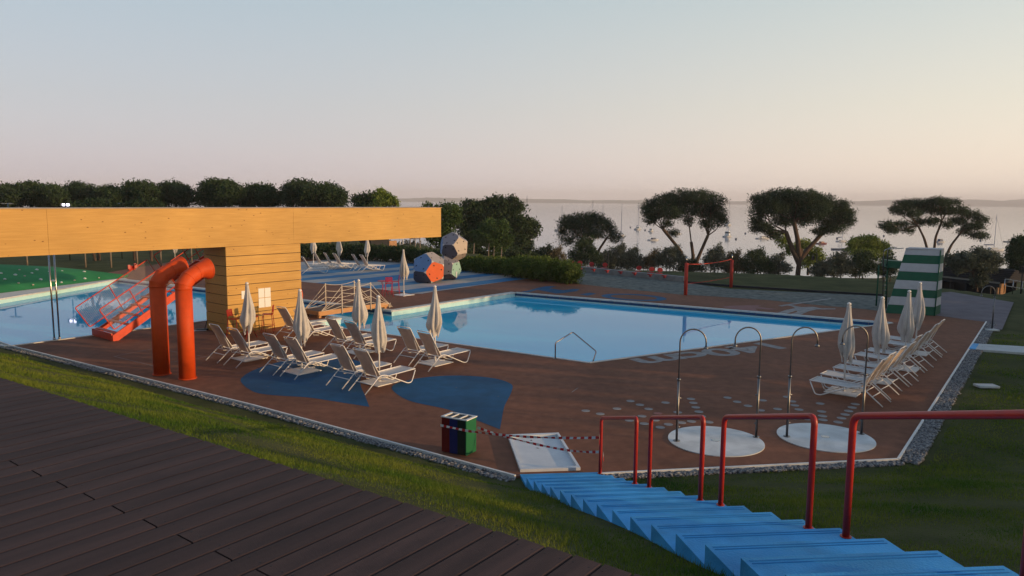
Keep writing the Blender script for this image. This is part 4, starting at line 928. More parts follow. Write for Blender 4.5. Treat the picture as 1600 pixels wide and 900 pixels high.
def cball(c, r, aims, rest, lab):
    V, F = dodeca(); c = Vector(c)
    toward = Vector((-c.x, -c.y, 0)).normalized(); right = Vector((-toward.y, toward.x, 0))
    def wd(a): return (right*a[0] + Vector((0,0,1))*a[1] + toward*a[2]).normalized()
    t0 = wd(aims[0][0]); q0 = F[0][0].rotation_difference(t0); t1 = wd(aims[1][0]); best = None
    for k in range(360):
        q = Matrix.Rotation(R(k), 3, t0) @ q0.to_matrix(); m_ = max((q @ f[0]).dot(t1) for f in F)
        if best is None or m_ > best[0]: best = (m_, q)
    Q = best[1]; V = [Q @ v for v in V]; F = [(Q @ n, vs) for n, vs in F]
    cen = MB()
    bm = bmesh.new(); bmesh.ops.create_icosphere(bm, subdivisions=2, radius=r*.74); me = bpy.data.meshes.new('ball'); bm.to_mesh(me); bm.free(); me.materials.append(M_dark)
    b = bpy.data.objects.new('ball', me); COL.objects.link(b); b.parent = cbs; b.location = c; b['label'] = lab
    cols = {}
    for a, col in aims:
        t = wd(a); i = max(range(12), key=lambda i: (F[i][0].dot(t) if i not in cols else -9)); cols[i] = col
    for i, (n, vs) in enumerate(F):
        P = []; k = 5
        for j in range(k):
            a, b2 = V[vs[j]], V[vs[(j+1) % k]]; P += [a.lerp(b2, .14)*r, a.lerp(b2, .86)*r]
        ctr = sum(P, Vector())/10; P = [ctr + (p-ctr)*.985 for p in P]; inn = [p - n*.045*r for p in P]
        mb = MB(); m_ = len(P); mb.add(P+inn, [tuple(range(m_)), tuple(range(2*m_-1, m_-1, -1))]+[(q2, m_+q2, m_+(q2+1) % m_, (q2+1) % m_) for q2 in range(m_)])
        mb.build('panel', PC[cols.get(i, rest[i % len(rest)])], b)
    hb = MB(); rg = random.Random(int(r*1000))
    for n, vs in F:                                                   # hand holes, three per face
        ctr = sum((V[i] for i in vs), Vector())/5*r; ax = (V[vs[0]]*r-ctr).normalized(); ay = n.cross(ax)
        a0 = rg.uniform(0,6)
        for q2 in range(4):
            an = a0+q2*1.57; p = ctr + (ax*math.cos(an)+ay*math.sin(an))*r*.36 + n*.003; ps = [p+(ax*math.cos(u)*.055+ay*math.sin(u)*.04) for u in [math.pi*2*z/8 for z in range(8)]]
            mb2 = [x+n*.004 for x in ps]; hb.add(ps+mb2, [tuple(range(8,16))]+[(z, (z+1) % 8, 8+(z+1) % 8, 8+z) for z in range(8)])
    tag(hb.build('hand_holes', M_black, b), kind='stuff')
    cp_ = MB()
    for vi, v in enumerate(V):
        ps = []
        for n, vs in F:
            if vi in vs:
                j = vs.index(vi)
                for nb_ in (vs[(j+1) % 5], vs[j-1]):
                    p = v.lerp(V[nb_], .14)*r
                    if all((p-x).length > .01 for x in ps): ps.append(p)
        if len(ps) == 3:
            nn = (ps[1]-ps[0]).cross(ps[2]-ps[0])
            if nn.dot(v) < 0: ps = ps[::-1]
            low = [p-v*.03 for p in ps]; cp_.add(ps+low, [(0,1,2),(5,4,3),(0,3,4,1),(1,4,5,2),(2,5,3,0)])
    tag(cp_.build('corner_plates', PC['w'], b), kind='stuff')
    return b
c1 = (-5.12, 44.6, 0.78); cball(c1, 1.14, [((.45,-.08,.9),'o'),((-.30,.42,.8),'b'),((-.85,-.05,.45),'r'),((.25,.8,.5),'l'),((-.25,-.6,.75),'d'),((.95,.15,.3),'s'),((.5,-.8,.3),'g')], 'gl', 'lowest ball with an orange panel')
c2_ = (-4.13, 46.3, 0.71); cball(c2_, .92, [((.75,-.05,.6),'m'),((.1,.1,.95),'g'),((.2,-.7,.7),'d')], 'gld', 'middle ball half hidden with a mint panel')
c3_ = (-3.74, 46.6, 2.05); cball(c3_, .99, [((.58,.12,.8),'s'),((-.25,-.30,.9),'d'),((-.2,.6,.75),'g'),((.45,-.7,.5),'s')], 'gb', 'topmost ball with a pale sunlit panel')  # pale sand and dark grey panels carry its lit and shaded faces
MB().tube([(-3.7, 46.0, 0.22), (-3.7, 46.0, 1.03)], .035, 8).build('support_leg', M_white_steel, cbs)
MB().tube([(-3.49, 45.4, 0.2), (-3.49, 45.4, 0.6)], .035, 8).build('support_leg', M_white_steel, cbs)

# ------------------------------------------------------------------ striped slide tower
tw = thing('striped_tower', 'tall tapered climbing tower in green and white bands with a ladder at its left', 'climbing tower', (0,0,0))
B0, B1, B2 = Vector((17.29, 33.38, 0.0)), Vector((19.08, 32.62, 0.0)), Vector((19.89, 33.52, 0.0))
T0, T1 = Vector((18.29, 33.9, 2.88)), Vector((19.47, 33.2, 2.93)); T2 = Vector((20.13, 34.0, 2.94))
zt_ = T1.z; T0.z = zt_; T2.z = zt_; B3 = Vector((B0.x+B2.x-B1.x, B0.y+B2.y-B1.y+.2, 0)); T3 = Vector((T0.x+T2.x-T1.x, T0.y+T2.y-T1.y, zt_))
lv = [0, .135, .265, .385, .52, .655, .785, .915, 1.0]
for k in range(8):
    a, b = lv[k], lv[k+1]; m_ = M_greywhite if k % 2 else M_darkgreen
    for (P0, P1, Q0, Q1) in ((B0,B1,T0,T1),(B1,B2,T1,T2),(B2,B3,T2,T3),(B3,B0,T3,T0)):
        nr = (P1-P0).cross(Q0-P0).normalized(); e = .004 if k % 2 else .006
        q = [P0.lerp(Q0, a), P1.lerp(Q1, a), P1.lerp(Q1, b-.002), P0.lerp(Q0, b-.002)]; mb = MB()
        o4 = [p+nr*e for p in q]; i4 = [p-nr*.03 for p in q]
        mb.add(i4+o4, [(3,2,1,0),(4,5,6,7),(0,1,5,4),(1,2,6,5),(2,3,7,6),(3,0,4,7)]); mb.build('band_panel', m_, tw)
# fine plank lines on the bands: thin recessed joints as dark battens
mb = MB(); mb.add([T0+Vector((-.03,-.03,.0)),T1+Vector((.03,-.03,0)),T2+Vector((.03,.03,0)),T3+Vector((-.03,.03,0)),T0+Vector((-.03,-.03,.05)),T1+Vector((.03,-.03,.05)),T2+Vector((.03,.03,.05)),T3+Vector((-.03,.03,.05))], [(3,2,1,0),(4,5,6,7),(0,1,5,4),(1,2,6,5),(2,3,7,6),(3,0,4,7)]); mb.build('top_cap', M_greywhite, tw)
for x, y in (((B1+Vector((.01,-.03,0))),(T1+Vector((.01,-.03,0)))),): MB().tube([x, y], .03, 6).build('corner_post', M_darkgreen, tw)
ld0, ld1 = Vector((17.75, 34.6, 0.4)), Vector((18.1, 34.9, 0.4)); lt0, lt1 = Vector((17.63, 34.6, 2.79)), Vector((17.97, 34.9, 2.9))
MB().tube([Vector((ld0.x,ld0.y,0)), lt0], .022, 6).build('ladder_rail', M_black, tw); MB().tube([Vector((ld1.x,ld1.y,0)), lt1], .022, 6).build('ladder_rail', M_black, tw)
for i in range(9):
    t = .06+i*.085; a = Vector((ld0.x,ld0.y,0)).lerp(lt0, t); b = Vector((ld1.x,ld1.y,0)).lerp(lt1, t); MB().tube([a, b], .018, 6).build('rung', M_steel, tw)
MB().tube(rounded([lt0-Vector((0,0,.9)), lt0, lt0+Vector((.15,.1,.08)), T0+Vector((.05,.3,.02))], .1, 4), .02, 6).build('hand_rail', M_steel, tw)
MB().tube(rounded([lt1-Vector((0,0,.9)), lt1, lt1+Vector((.2,0,.06)), T0+Vector((.05,.9,.02))], .1, 4), .02, 6).build('hand_rail', M_steel, tw)
pz = 2.32; pf = MB(); pf.prism([(lt1.x,lt1.y-.1),(T0.x+.1,T0.y+.1),(T0.x+.3,T0.y+.9),(lt1.x+.2,lt1.y+.9)], pz-.34, pz); pf.build('side_platform', M_darkgreen, tw)
for dx_, dy_ in ((.05,.85),(.05,0.0)): MB().tube([(lt1.x+dx_,lt1.y+dy_,0),(lt1.x+dx_,lt1.y+dy_,pz-.3)], .04, 6).build('platform_leg', M_darkgreen, tw)

# ------------------------------------------------------------------ volleyball net
n0, n1 = Vector((9.43, 39.34, 0.0)), Vector((13.03, 43.15, 0.0))
vb = thing('volleyball_net', 'beach volleyball net strung between two red padded posts on the grey sand', 'net', tuple(n0))
dv = n1-n0
for p, h in ((Vector((0,0,0)), 1.75), (dv, 1.62)):
    MB().tube([p, p+Vector((0,0,h))], .10, 12).build('post_padding', mat('red post padding', (.42,.045,.032), .8) if 'red post padding' not in MATS else MATS['red post padding'], vb)
    MB().tube([p+Vector((0,0,h)), p+Vector((0,0,h+.35))], .03, 8).build('post', M_steel, vb)
for z0, z1 in ((1.67,1.705),(.61,.632)):
    mb = MB(); k = 8; vs = []
    for i in range(k+1):
        t = i/k; s_ = -.10*4*t*(1-t) if z0 > 1 else -.05*4*t*(1-t); p = dv*t; vs += [(p.x,p.y,z0+s_-.0),(p.x,p.y,z1+s_)]
    mb.add(vs, [(2*i, 2*i+2, 2*i+3, 2*i+1) for i in range(k)]); 
    mb.add([(x, y+.01, z) for x, y, z in vs], [(2*i, 2*i+2, 2*i+3, 2*i+1)[::-1] for i in range(k)])
    mb.build('net_band', MATS['red post padding'], vb)
mb = MB()
for i in range(1, 44): t = i/44; mb.bar(dv*t+Vector((0,0,.64-.2*t*(1-t))), dv*t+Vector((0,0,1.62-.4*t*(1-t))), .005)
for j in range(1, 9): mb.bar(Vector((0,0,.64+j*.11)), dv+Vector((0,0,.64+j*.11)), .005)
mb.build('netting', M_black, vb)

# ------------------------------------------------------------------ low wall with red seats
lw = [Vector(p) for p in [(2.96, 54.47), (10.81, 45.74)]]; dW = (lw[1]-lw[0]).normalized()
M_wallc = mat('weathered grey wall', (.17,.165,.165), .9, col2=(.25,.24,.235), scale=2)
o = thing('low_wall', 'low pale concrete wall along the far edge of the grey sand', 'wall', (lw[0].x,lw[0].y,0)); Lw = (lw[1]-lw[0]).length
for i in range(6):
    a = dW*(Lw*i/6+.01); b = dW*(Lw*(i+1)/6-.01); nn = Vector((-dW.y,dW.x)); MB().prism([tuple(a),tuple(b),tuple(b+nn*.35),tuple(a+nn*.35)], -.05, .34).build('wall_block', M_wallc, o)
g_ = 'red seats along the low wall by the sand'
M_seatred = mat('bright red seat', (.30,.022,.026), .7)
for k, (x, y) in enumerate([(924, 424), (945, 425.5), (998, 431), (1018, 433), (1031, 434.5), (893, 421), (906, 422)]):
    p = [(5.72, 52.46), (6.61, 51.82), (8.64, 49.52), (9.36, 48.73), (9.8, 48.16), (4.4, 53.82), (4.97, 53.37)][k]
    s = thing('red_seat', ['round backed red seat','second round backed red seat from the left of the net','round backed red seat in the middle of the low wall','left red seat of the close pair near the net','right red seat of the close pair near the net','red seat partly behind the hedge end, left one','red seat partly behind the hedge end, right one'][k]+' behind the low wall', 'seat', (p[0],p[1],-.12), math.atan2(-p[1],-p[0])+.35, g_)
    n = 14; pts = [(.19*math.cos(2*math.pi*i/n), .15*math.sin(2*math.pi*i/n)) for i in range(n)]
    bk = MB(); vs = [(-.02,x_,.66+z_) for x_, z_ in pts]+[(.03,x_,.66+z_) for x_, z_ in pts]; bk.add(vs, [tuple(range(n-1,-1,-1)), tuple(range(n,2*n))]+[(i,(i+1)%n,n+(i+1)%n,n+i) for i in range(n)]); bk.build('backrest', M_seatred, s)
    MB().disc((-.22,0), .24, .40, .44, 14).build('seat', M_seatred, s)
    for a, b in ((-.4,-.18),(-.4,.18),(0,-.18),(0,.18)): MB().tube([(a,b,0),(a*.8-.04,b*.9,.42)], .015, 5).build('leg', M_seatred, s)
for k, (x, y) in enumerate([(4.75, 50.96), (5.63, 50.36), (6.46, 49.56), (7.26, 48.77), (8.08, 48.02), (8.93, 47.1), (9.7, 46.39)]):
    mb = MB(); mb.box((0,0,.345), (.24,.22,.07), .0); mb.box((.03,.0,.26), (.13,.10,.12), 0); q = mb.build('wall_bracket', M_seatred); q.location = (x,y-.05,0); q.rotation_euler = (0,0,math.atan2(dW.y,dW.x))
    tag(q, ['small red bracket on the low wall, ' + s for s in ('hidden at the hedge end','second from the hedge','third from the hedge','fourth from the hedge','fifth from the hedge','second from the net','nearest the net')][k], 'bracket', 'red brackets on the low wall')

# ------------------------------------------------------------------ green climbing mound
foot_ = [(-26.97, 34.6, 0.03), (-26.58, 37.55, 0.03), (-26.18, 38.95, 0.03), (-25.75, 40.46, 0.03), (-25.18, 42.56, 0.034), (-24.47, 45.08, 0.03), (-24.07, 45.45, 0.063)]
top_ = [(-32.16, 41.49, 1.18), (-29.68, 42.11, 1.11), (-29.22, 43.64, 0.924), (-28.5, 44.92, 0.738), (-26.91, 45.56, 0.5), (-24.74, 45.6, 0.244), (-24.43, 46.16, 0.13)]
vs = []; K = 6
for f, t in zip(foot_, top_):
    f, t = Vector(f), Vector(t)
    for j in range(K+1): s = j/K; p = f.lerp(t, s); p.z += .12*math.sin(math.pi*s)*(t.z > .3); vs.append(tuple(p))
    b = t + (t-f).normalized()*2.5; vs.append((b.x, b.y, -.1))
n = K+2; md = MB(); md.add(vs, [(i*n+j, i*n+j+1, (i+1)*n+j+1, (i+1)*n+j)[::-1] for i in range(len(foot_)-1) for j in range(n-1)], True)
mo = md.build('climbing_mound', M_mound); tag(mo, 'smooth green sloping mound dotted with small climbing holds beside the left pool', 'play mound')
hold = [(-28.47, 41.95, 0.759), (-28.34, 40.24, 0.733), (-27.88, 40.72, 0.593), (-27.55, 41.01, 0.501), (-27.76, 41.97, 0.5650000000000001), (-26.75, 41.14, 0.29900000000000004), (-26.37, 39.87, 0.14400000000000002), (-27.62, 39.47, 0.493), (-28.14, 42.99, 0.662), (-25.63, 42.47, 0.11699999999999999), (-25.81, 41.51, 0.103), (-25.48, 43.24, 0.136), (-25.07, 44.0, 0.106), (-27.3, 44.03, 0.487), (-26.39, 44.76, 0.381), (-26.92, 39.53, 0.279), (-27.56, 43.24, 0.534), (-26.25, 41.46, 0.197)]
for k, p in enumerate(hold):
    bm = bmesh.new(); bmesh.ops.create_icosphere(bm, subdivisions=1, radius=.065 + .04*((k*7) % 3)/2)
    for v in bm.verts: v.co.z *= .7; v.co.x *= 1+.3*math.sin(k+v.co.y*30)
    me = bpy.data.meshes.new('hold'); bm.to_mesh(me); bm.free(); me.materials.append(M_rim if k % 3 else MATS['sand panel']); o = bpy.data.objects.new('hold', me); COL.objects.link(o); o.parent = mo; o.location = (p[0],p[1],p[2]+.06)

# ------------------------------------------------------------------ foliage
def leaf_cloud(lobes, n, size, seed, clump=.30, per=26, aspect=.55, shell=.62, up=.3, flat=1.0):
    rg = np.random.default_rng(seed); L_ = np.array(lobes, float)
    wgt = L_[:, 3]*L_[:, 4]; wgt = wgt/wgt.sum(); nc = max(1, n//per)
    idx = rg.choice(len(L_), nc, p=wgt); d = rg.normal(size=(nc, 3)); d /= np.linalg.norm(d, axis=1)[:, None]
    r = shell + (1-shell)*rg.random(nc); r = np.where(rg.random(nc) < .25, rg.random(nc)**.5, r)
    rad = np.stack([L_[idx, 3], L_[idx, 3]*flat, L_[idx, 4]], -1); C_ = L_[idx, :3] + d*rad*r[:, None]
    P = np.repeat(C_, per, 0) + rg.normal(size=(nc*per, 3))*clump*.55*np.array([1,1,.8])
    N_ = len(P); a = rg.normal(size=(N_, 3)); a[:, 2] += up; a /= np.linalg.norm(a, axis=1)[:, None]
    b = rg.normal(size=(N_, 3)); b -= a*(a*b).sum(1)[:, None]; b /= np.linalg.norm(b, axis=1)[:, None]
    s = size*(.6+.8*rg.random(N_))[:, None]; w_ = s*aspect
    V = np.stack([P-b*w_*.15, P+a*s*.5-b*w_*.5, P+a*s, P+a*s*.5+b*w_*.5], 1).reshape(-1, 3)
    return V, np.arange(N_*4).reshape(-1, 4)
def tree(name, label, cat, base, trunks, lobes, leaf, n, size, bark=None, group=None, seed=0, r0=.16, clump=.30, per=26, aspect=.5, shell=.62, limbs=True, flat=1.0, up=.3):
    o = thing(name, label, cat, tuple(base), 0, group); b = Vector(base); rg = random.Random(seed)
    V, Q = leaf_cloud(lobes, n, size, seed, clump, per, aspect, shell, up, flat); V = V - np.array(base)
    np_mesh('crown', V, Q, leaf, o)
    mb = MB(); forks = []
    for tr in trunks:
        pts = [Vector(p)-b for p in tr]; k = len(pts); rr = [r0*(1-.5*i/max(1, k-1)) for i in range(k)]; mb.tube(rounded(pts, .4, 3) if k > 2 else pts, ([r0*(1-.5*i/12) for i in range(len(rounded(pts, .4, 3)))] if k > 2 else rr), 8, caps=False); forks.append(pts)
    if limbs:
        for q in lobes:
            c = Vector(q[:3])-b; f = min(forks, key=lambda p: (p[-1]-c).length + .5*(p[-1].z > c.z)); st_ = f[-1]
            mid = st_.lerp(c, .5)+Vector((rg.uniform(-.15,.15), rg.uniform(-.15,.15), -.12*abs(c.x-st_.x))); mb.tube([st_-Vector((0,0,.02)), mid, c], [r0*.36, r0*.24, r0*.10], 6, caps=False)
            for j in range(7):
                e = c+Vector((rg.uniform(-1,1)*q[3]*.7, rg.uniform(-1,1)*q[3]*.7, rg.uniform(-.2,.7)*q[4])); m2 = mid.lerp(e, .5)+Vector((0,0,-.08)); mb.tube([mid.lerp(c, .2+.15*j), m2, e], [r0*.2, r0*.13, r0*.05], 5, caps=False)
    mb.build('trunk', bark or M_bark, o); return o
PG = 'umbrella pines along the lake shore'
tree('umbrella_pine', 'small umbrella pine left of centre with a boat mast rising behind its crown', 'pine tree', (10.98, 100.0, -4.18),
     [[(10.98, 100.0, -4.18), (10.67, 100.0, -1.98), (9.76, 100.0, -0.23)], [(10.98, 100.0, -4.0), (11.89, 100.0, -1.53), (12.91, 100.0, 0.06)]],
     [(9.1, 100.0, 2.39, 2.15, 1.07), (10.95, 101.0, 2.55, 1.99, 1.08), (7.58, 99.5, 1.95, 1.6, 1.07), (12.23, 100.5, 1.79, 1.8, 0.99), (13.5, 100.0, 1.11, 1.07, 0.81), (13.96, 100.0, 0.07, 1.16, 0.72), (6.76, 100.0, 0.88, 0.72, 0.72), (7.45, 99.5, -0.31, 1.25, 0.71), (9.46, 100.8, 0.87, 1.98, 1.08), (11.26, 99.5, 0.77, 1.6, 0.89), (8.23, 101.0, 1.74, 1.27, 0.81)], LF_pine, 22811, .23, seed=11, group=PG, shell=.45, per=16, aspect=.34, up=.7, clump=.40, r0=0.19)
tree('umbrella_pine', 'wide umbrella pine on leaning trunks standing behind the red volleyball net', 'pine tree', (23.67, 95.0, -4.28),
     [[(23.43, 95.0, -4.45), (23.59, 95.0, -1.93), (23.27, 95.0, -0.1)], [(23.43, 95.0, -4.45), (24.41, 95.0, -1.76), (25.4, 95.0, 0.75)], [(23.09, 95.0, -4.29), (21.57, 94.0, -1.05), (19.34, 94.0, 1.57)]],
     [(19.76, 95.0, 5.08, 2.04, 0.93), (21.88, 96.0, 5.6, 2.23, 1.03), (23.63, 94.0, 5.68, 2.19, 1.01), (25.72, 95.0, 5.05, 1.87, 1.02), (18.56, 95.0, 3.84, 1.36, 1.19), (17.65, 95.5, 4.07, 0.94, 1.2), (26.59, 95.5, 3.48, 1.37, 1.2), (27.15, 95.0, 2.5, 0.76, 0.76), (22.69, 95.0, 4.2, 2.21, 1.02), (20.42, 94.0, 3.7, 1.85, 1.01), (25.04, 96.0, 3.71, 1.89, 0.94), (17.85, 95.0, 2.76, 0.85, 0.76), (19.81, 94.0, 2.23, 0.84, 0.5), (25.37, 94.5, 2.26, 1.18, 0.68), (22.95, 95.5, 2.62, 0.85, 0.51), (20.79, 94.5, 1.06, 0.76, 0.42)], LF_pine, 39539, .23, seed=12, group=PG, shell=.45, per=16, aspect=.34, up=.7, clump=.40, r0=0.25)
tree('umbrella_pine', 'largest umbrella pine with a broad dense crown and spreading limbs, right of the net', 'pine tree', (36.0, 92.0, -4.29),
     [[(36.16, 92.0, -4.37), (36.29, 92.0, -2.25), (36.44, 92.0, -0.63)], [(36.21, 92.0, -2.25), (37.26, 92.0, -0.79), (38.99, 92.0, 1.32)], [(36.23, 92.0, -2.58), (35.13, 92.0, -0.32), (34.4, 92.0, 1.45)], [(36.25, 92.0, -1.6), (35.69, 91.5, 0.68), (35.1, 91.5, 2.83)]],
     [(31.54, 92.0, 5.42, 1.98, 0.91), (34.05, 93.0, 5.84, 2.16, 0.92), (35.53, 91.0, 5.92, 2.28, 0.9), (38.2, 92.0, 5.32, 2.14, 0.99), (40.63, 92.5, 4.53, 1.99, 0.99), (41.66, 92.0, 3.75, 1.32, 0.91), (30.8, 92.0, 4.14, 1.23, 0.99), (32.62, 91.5, 4.4, 2.29, 1.15), (35.58, 93.0, 4.41, 2.5, 1.25), (37.22, 91.0, 4.05, 2.28, 1.22), (40.28, 92.8, 3.08, 1.99, 1.08), (41.87, 92.0, 2.87, 1.07, 0.82), (30.79, 92.5, 2.85, 0.99, 0.74), (31.54, 91.5, 1.92, 1.15, 0.74), (32.81, 92.0, 1.03, 0.99, 0.58), (34.08, 92.0, 2.81, 1.48, 0.74), (40.16, 92.0, 1.9, 1.65, 0.66), (38.74, 92.0, 1.48, 1.15, 0.49), (30.51, 92.0, 1.98, 0.74, 0.66), (36.69, 92.5, 2.82, 1.49, 0.74)], LF_pine, 63871, .23, seed=13, group=PG, shell=.45, per=16, aspect=.34, up=.7, clump=.40, r0=0.33)
tree('umbrella_pine', 'sparse airy umbrella pine with three trunks rising behind the striped tower', 'pine tree', (57.56, 98.0, -5.34),
     [[(56.86, 98.0, -5.35), (56.08, 98.0, -1.89), (55.21, 98.0, 0.51), (54.23, 98.0, 2.22)], [(57.38, 98.0, -5.34), (56.65, 98.0, -1.45), (56.75, 98.0, 0.7), (57.44, 98.0, 2.84)], [(57.73, 98.0, -5.34), (58.32, 98.0, -1.87), (58.97, 98.0, -0.31), (60.28, 98.0, 1.58)]],
     [(52.41, 98.0, 4.92, 1.4, 0.61), (54.57, 99.0, 5.02, 1.59, 0.62), (56.15, 97.0, 5.3, 1.56, 0.61), (58.58, 98.5, 5.14, 1.41, 0.62), (51.35, 98.0, 4.24, 1.05, 0.53), (52.71, 97.0, 3.84, 1.56, 0.52), (55.73, 98.5, 4.27, 1.41, 0.62), (57.76, 98.0, 4.12, 1.58, 0.61), (59.73, 98.0, 4.14, 1.23, 0.61), (61.45, 98.5, 3.63, 1.23, 0.62), (62.56, 98.0, 2.97, 1.05, 0.61), (61.46, 97.5, 2.12, 1.4, 0.61), (59.8, 98.5, 2.76, 1.23, 0.53), (50.04, 98.0, 2.18, 1.14, 0.53), (50.85, 98.0, 1.5, 0.88, 0.44), (52.26, 98.5, 2.27, 0.97, 0.44), (54.58, 99.0, 2.53, 1.06, 0.53), (56.07, 98.0, 2.74, 1.05, 0.53), (62.39, 98.0, 0.91, 1.4, 0.44), (60.88, 98.4, 1.4, 1.06, 0.44), (53.09, 98.0, 1.44, 0.79, 0.35), (57.87, 97.5, 2.26, 0.87, 0.44), (50.58, 98.5, 1.74, 0.71, 0.35)], LF_pine, 31935, .23, seed=14, group=PG, shell=.45, per=16, aspect=.34, up=.7, r0=0.21, clump=.40)
# bank of trees left background
BG = 'round pines on the skyline behind the beam'
big = [(8, 302, 16, 13, 66), (45, 298, 24, 14, 68), (80, 302, 20, 11, 66), (125, 300, 24, 14, 70), (170, 304, 22, 12, 66), (218, 298, 28, 15, 66), (272, 299, 26, 16, 68), (343, 297, 32, 19, 64), (405, 302, 30, 14, 66), (472, 298, 30, 16, 62), (510, 304, 24, 18, 62)]
BGl = ['leftmost round pine cut by the left edge of the view','dark round pine second from the left edge','small rounded pine between two larger ones at far left','warm toned round pine just right of the lit floodlight','low dark pine between the floodlight and the street lamp','broad rounded pine above the single street lamp','even dark pine left of the tallest of the row','tallest round pine of the row above the orange ducts','round pine just left of the large pair','left half of the large spreading pine right of the column','right half of the large spreading pine, last before the lake opens']
bigL = [[(-59.38, 86.0, 5.4, 1.05, 0.85), (-62.1, 89.0, 5.03, 0.76, 0.78), (-56.76, 83.0, 5.04, 0.71, 0.72), (-59.45, 86.0, 4.51, 1.35, 0.8), (-63.36, 90.0, 4.24, 0.52, 0.52), (-58.92, 85.0, 5.54, 0.61, 0.59), (-59.77, 87.0, 5.49, 0.62, 0.61)], [(-57.91, 88.0, 5.74, 1.61, 0.94), (-60.86, 91.0, 5.36, 1.17, 0.85), (-55.07, 85.0, 5.35, 1.1, 0.8), (-57.97, 88.0, 4.83, 2.08, 0.88), (-62.36, 92.0, 4.57, 0.79, 0.58), (-57.6, 87.0, 5.88, 0.93, 0.65), (-58.09, 89.0, 5.83, 0.96, 0.67)], [(-53.99, 86.0, 5.45, 1.31, 0.72), (-56.67, 89.0, 5.07, 0.96, 0.66), (-51.41, 83.0, 5.08, 0.89, 0.61), (-54.05, 86.0, 4.55, 1.69, 0.68), (-57.99, 90.0, 4.29, 0.64, 0.44), (-53.65, 85.0, 5.59, 0.76, 0.5), (-54.23, 87.0, 5.53, 0.78, 0.51)], [(-52.96, 90.0, 5.65, 1.64, 0.96), (-55.73, 93.0, 5.26, 1.2, 0.87), (-50.31, 87.0, 5.26, 1.12, 0.82), (-53.02, 90.0, 4.72, 2.13, 0.9), (-57.16, 94.0, 4.45, 0.81, 0.59), (-52.74, 89.0, 5.8, 0.96, 0.67), (-53.07, 91.0, 5.74, 0.98, 0.68)], [(-47.26, 86.0, 5.35, 1.44, 0.78), (-49.78, 89.0, 4.97, 1.05, 0.72), (-44.83, 83.0, 4.99, 0.98, 0.67), (-47.31, 86.0, 4.46, 1.86, 0.74), (-51.08, 90.0, 4.19, 0.71, 0.48), (-47.03, 85.0, 5.49, 0.84, 0.55), (-47.39, 87.0, 5.44, 0.86, 0.56)], [(-43.64, 86.0, 5.83, 1.83, 0.98), (-46.27, 89.0, 5.47, 1.34, 0.9), (-41.12, 83.0, 5.45, 1.25, 0.84), (-43.69, 86.0, 4.94, 2.37, 0.92), (-47.71, 90.0, 4.69, 0.9, 0.6), (-43.54, 85.0, 5.96, 1.06, 0.68), (-43.61, 87.0, 5.92, 1.09, 0.7)], [(-40.52, 88.0, 5.81, 1.74, 1.07), (-42.95, 91.0, 5.43, 1.27, 0.98), (-38.19, 85.0, 5.42, 1.19, 0.91), (-40.56, 88.0, 4.89, 2.25, 1.01), (-44.3, 92.0, 4.64, 0.86, 0.66), (-40.45, 87.0, 5.94, 1.01, 0.75), (-40.47, 89.0, 5.9, 1.04, 0.76)], [(-33.48, 84.0, 5.96, 2.04, 1.21), (-35.91, 87.0, 5.61, 1.49, 1.11), (-31.17, 81.0, 5.58, 1.39, 1.03), (-33.52, 84.0, 5.09, 2.65, 1.14), (-37.33, 88.0, 4.84, 1.01, 0.75), (-33.54, 83.0, 6.09, 1.19, 0.85), (-33.29, 85.0, 6.05, 1.22, 0.87)], [(-29.65, 86.0, 5.65, 1.96, 0.92), (-31.86, 89.0, 5.28, 1.43, 0.84), (-27.55, 83.0, 5.28, 1.34, 0.78), (-29.68, 86.0, 4.76, 2.54, 0.86), (-33.19, 90.0, 4.49, 0.97, 0.56), (-29.75, 85.0, 5.78, 1.14, 0.64), (-29.43, 87.0, 5.74, 1.17, 0.65)], [(-23.48, 82.0, 5.94, 1.87, 1.12), (-25.46, 85.0, 5.6, 1.37, 1.03), (-21.6, 79.0, 5.57, 1.27, 0.95), (-23.51, 82.0, 5.09, 2.42, 1.06), (-26.68, 86.0, 4.85, 0.92, 0.69), (-23.62, 81.0, 6.06, 1.09, 0.78), (-23.23, 83.0, 6.03, 1.11, 0.8)], [(-20.64, 82.0, 5.54, 1.5, 1.12), (-22.29, 85.0, 5.18, 1.1, 1.03), (-19.07, 79.0, 5.18, 1.02, 0.95), (-20.66, 82.0, 4.69, 1.94, 1.06), (-23.29, 86.0, 4.44, 0.74, 0.69), (-20.72, 81.0, 5.67, 0.87, 0.78), (-20.46, 83.0, 5.62, 0.89, 0.8)]]
bigB = [(-46.85, 67.8), (-45.96, 69.71), (-42.98, 68.27), (-42.6, 71.07), (-38.26, 68.85), (-36.44, 69.07), (-33.7, 71.25), (-28.0, 69.21), (-24.68, 70.51), (-19.64, 67.62), (-17.41, 67.06)]
for k, (lb_, L2, bb) in enumerate(zip(BGl, bigL, bigB)):
    y = L2[0][1]; x = L2[0][0]; zc = L2[0][2]
    tree('round_pine', lb_, 'pine tree', (x, y, -.2), [[(x,y,-.3),(x+.3,y,2.2),(x+.1,y,zc-1.2)],[(x,y,.6),(x-.9,y,2.8),(x-1.2,y,zc-.8)]], L2, LF_dark if k % 3 else LF_pine, 14000, .27, shell=.72, seed=20+k, group=BG, r0=.22, clump=.5, limbs=(k > 7))
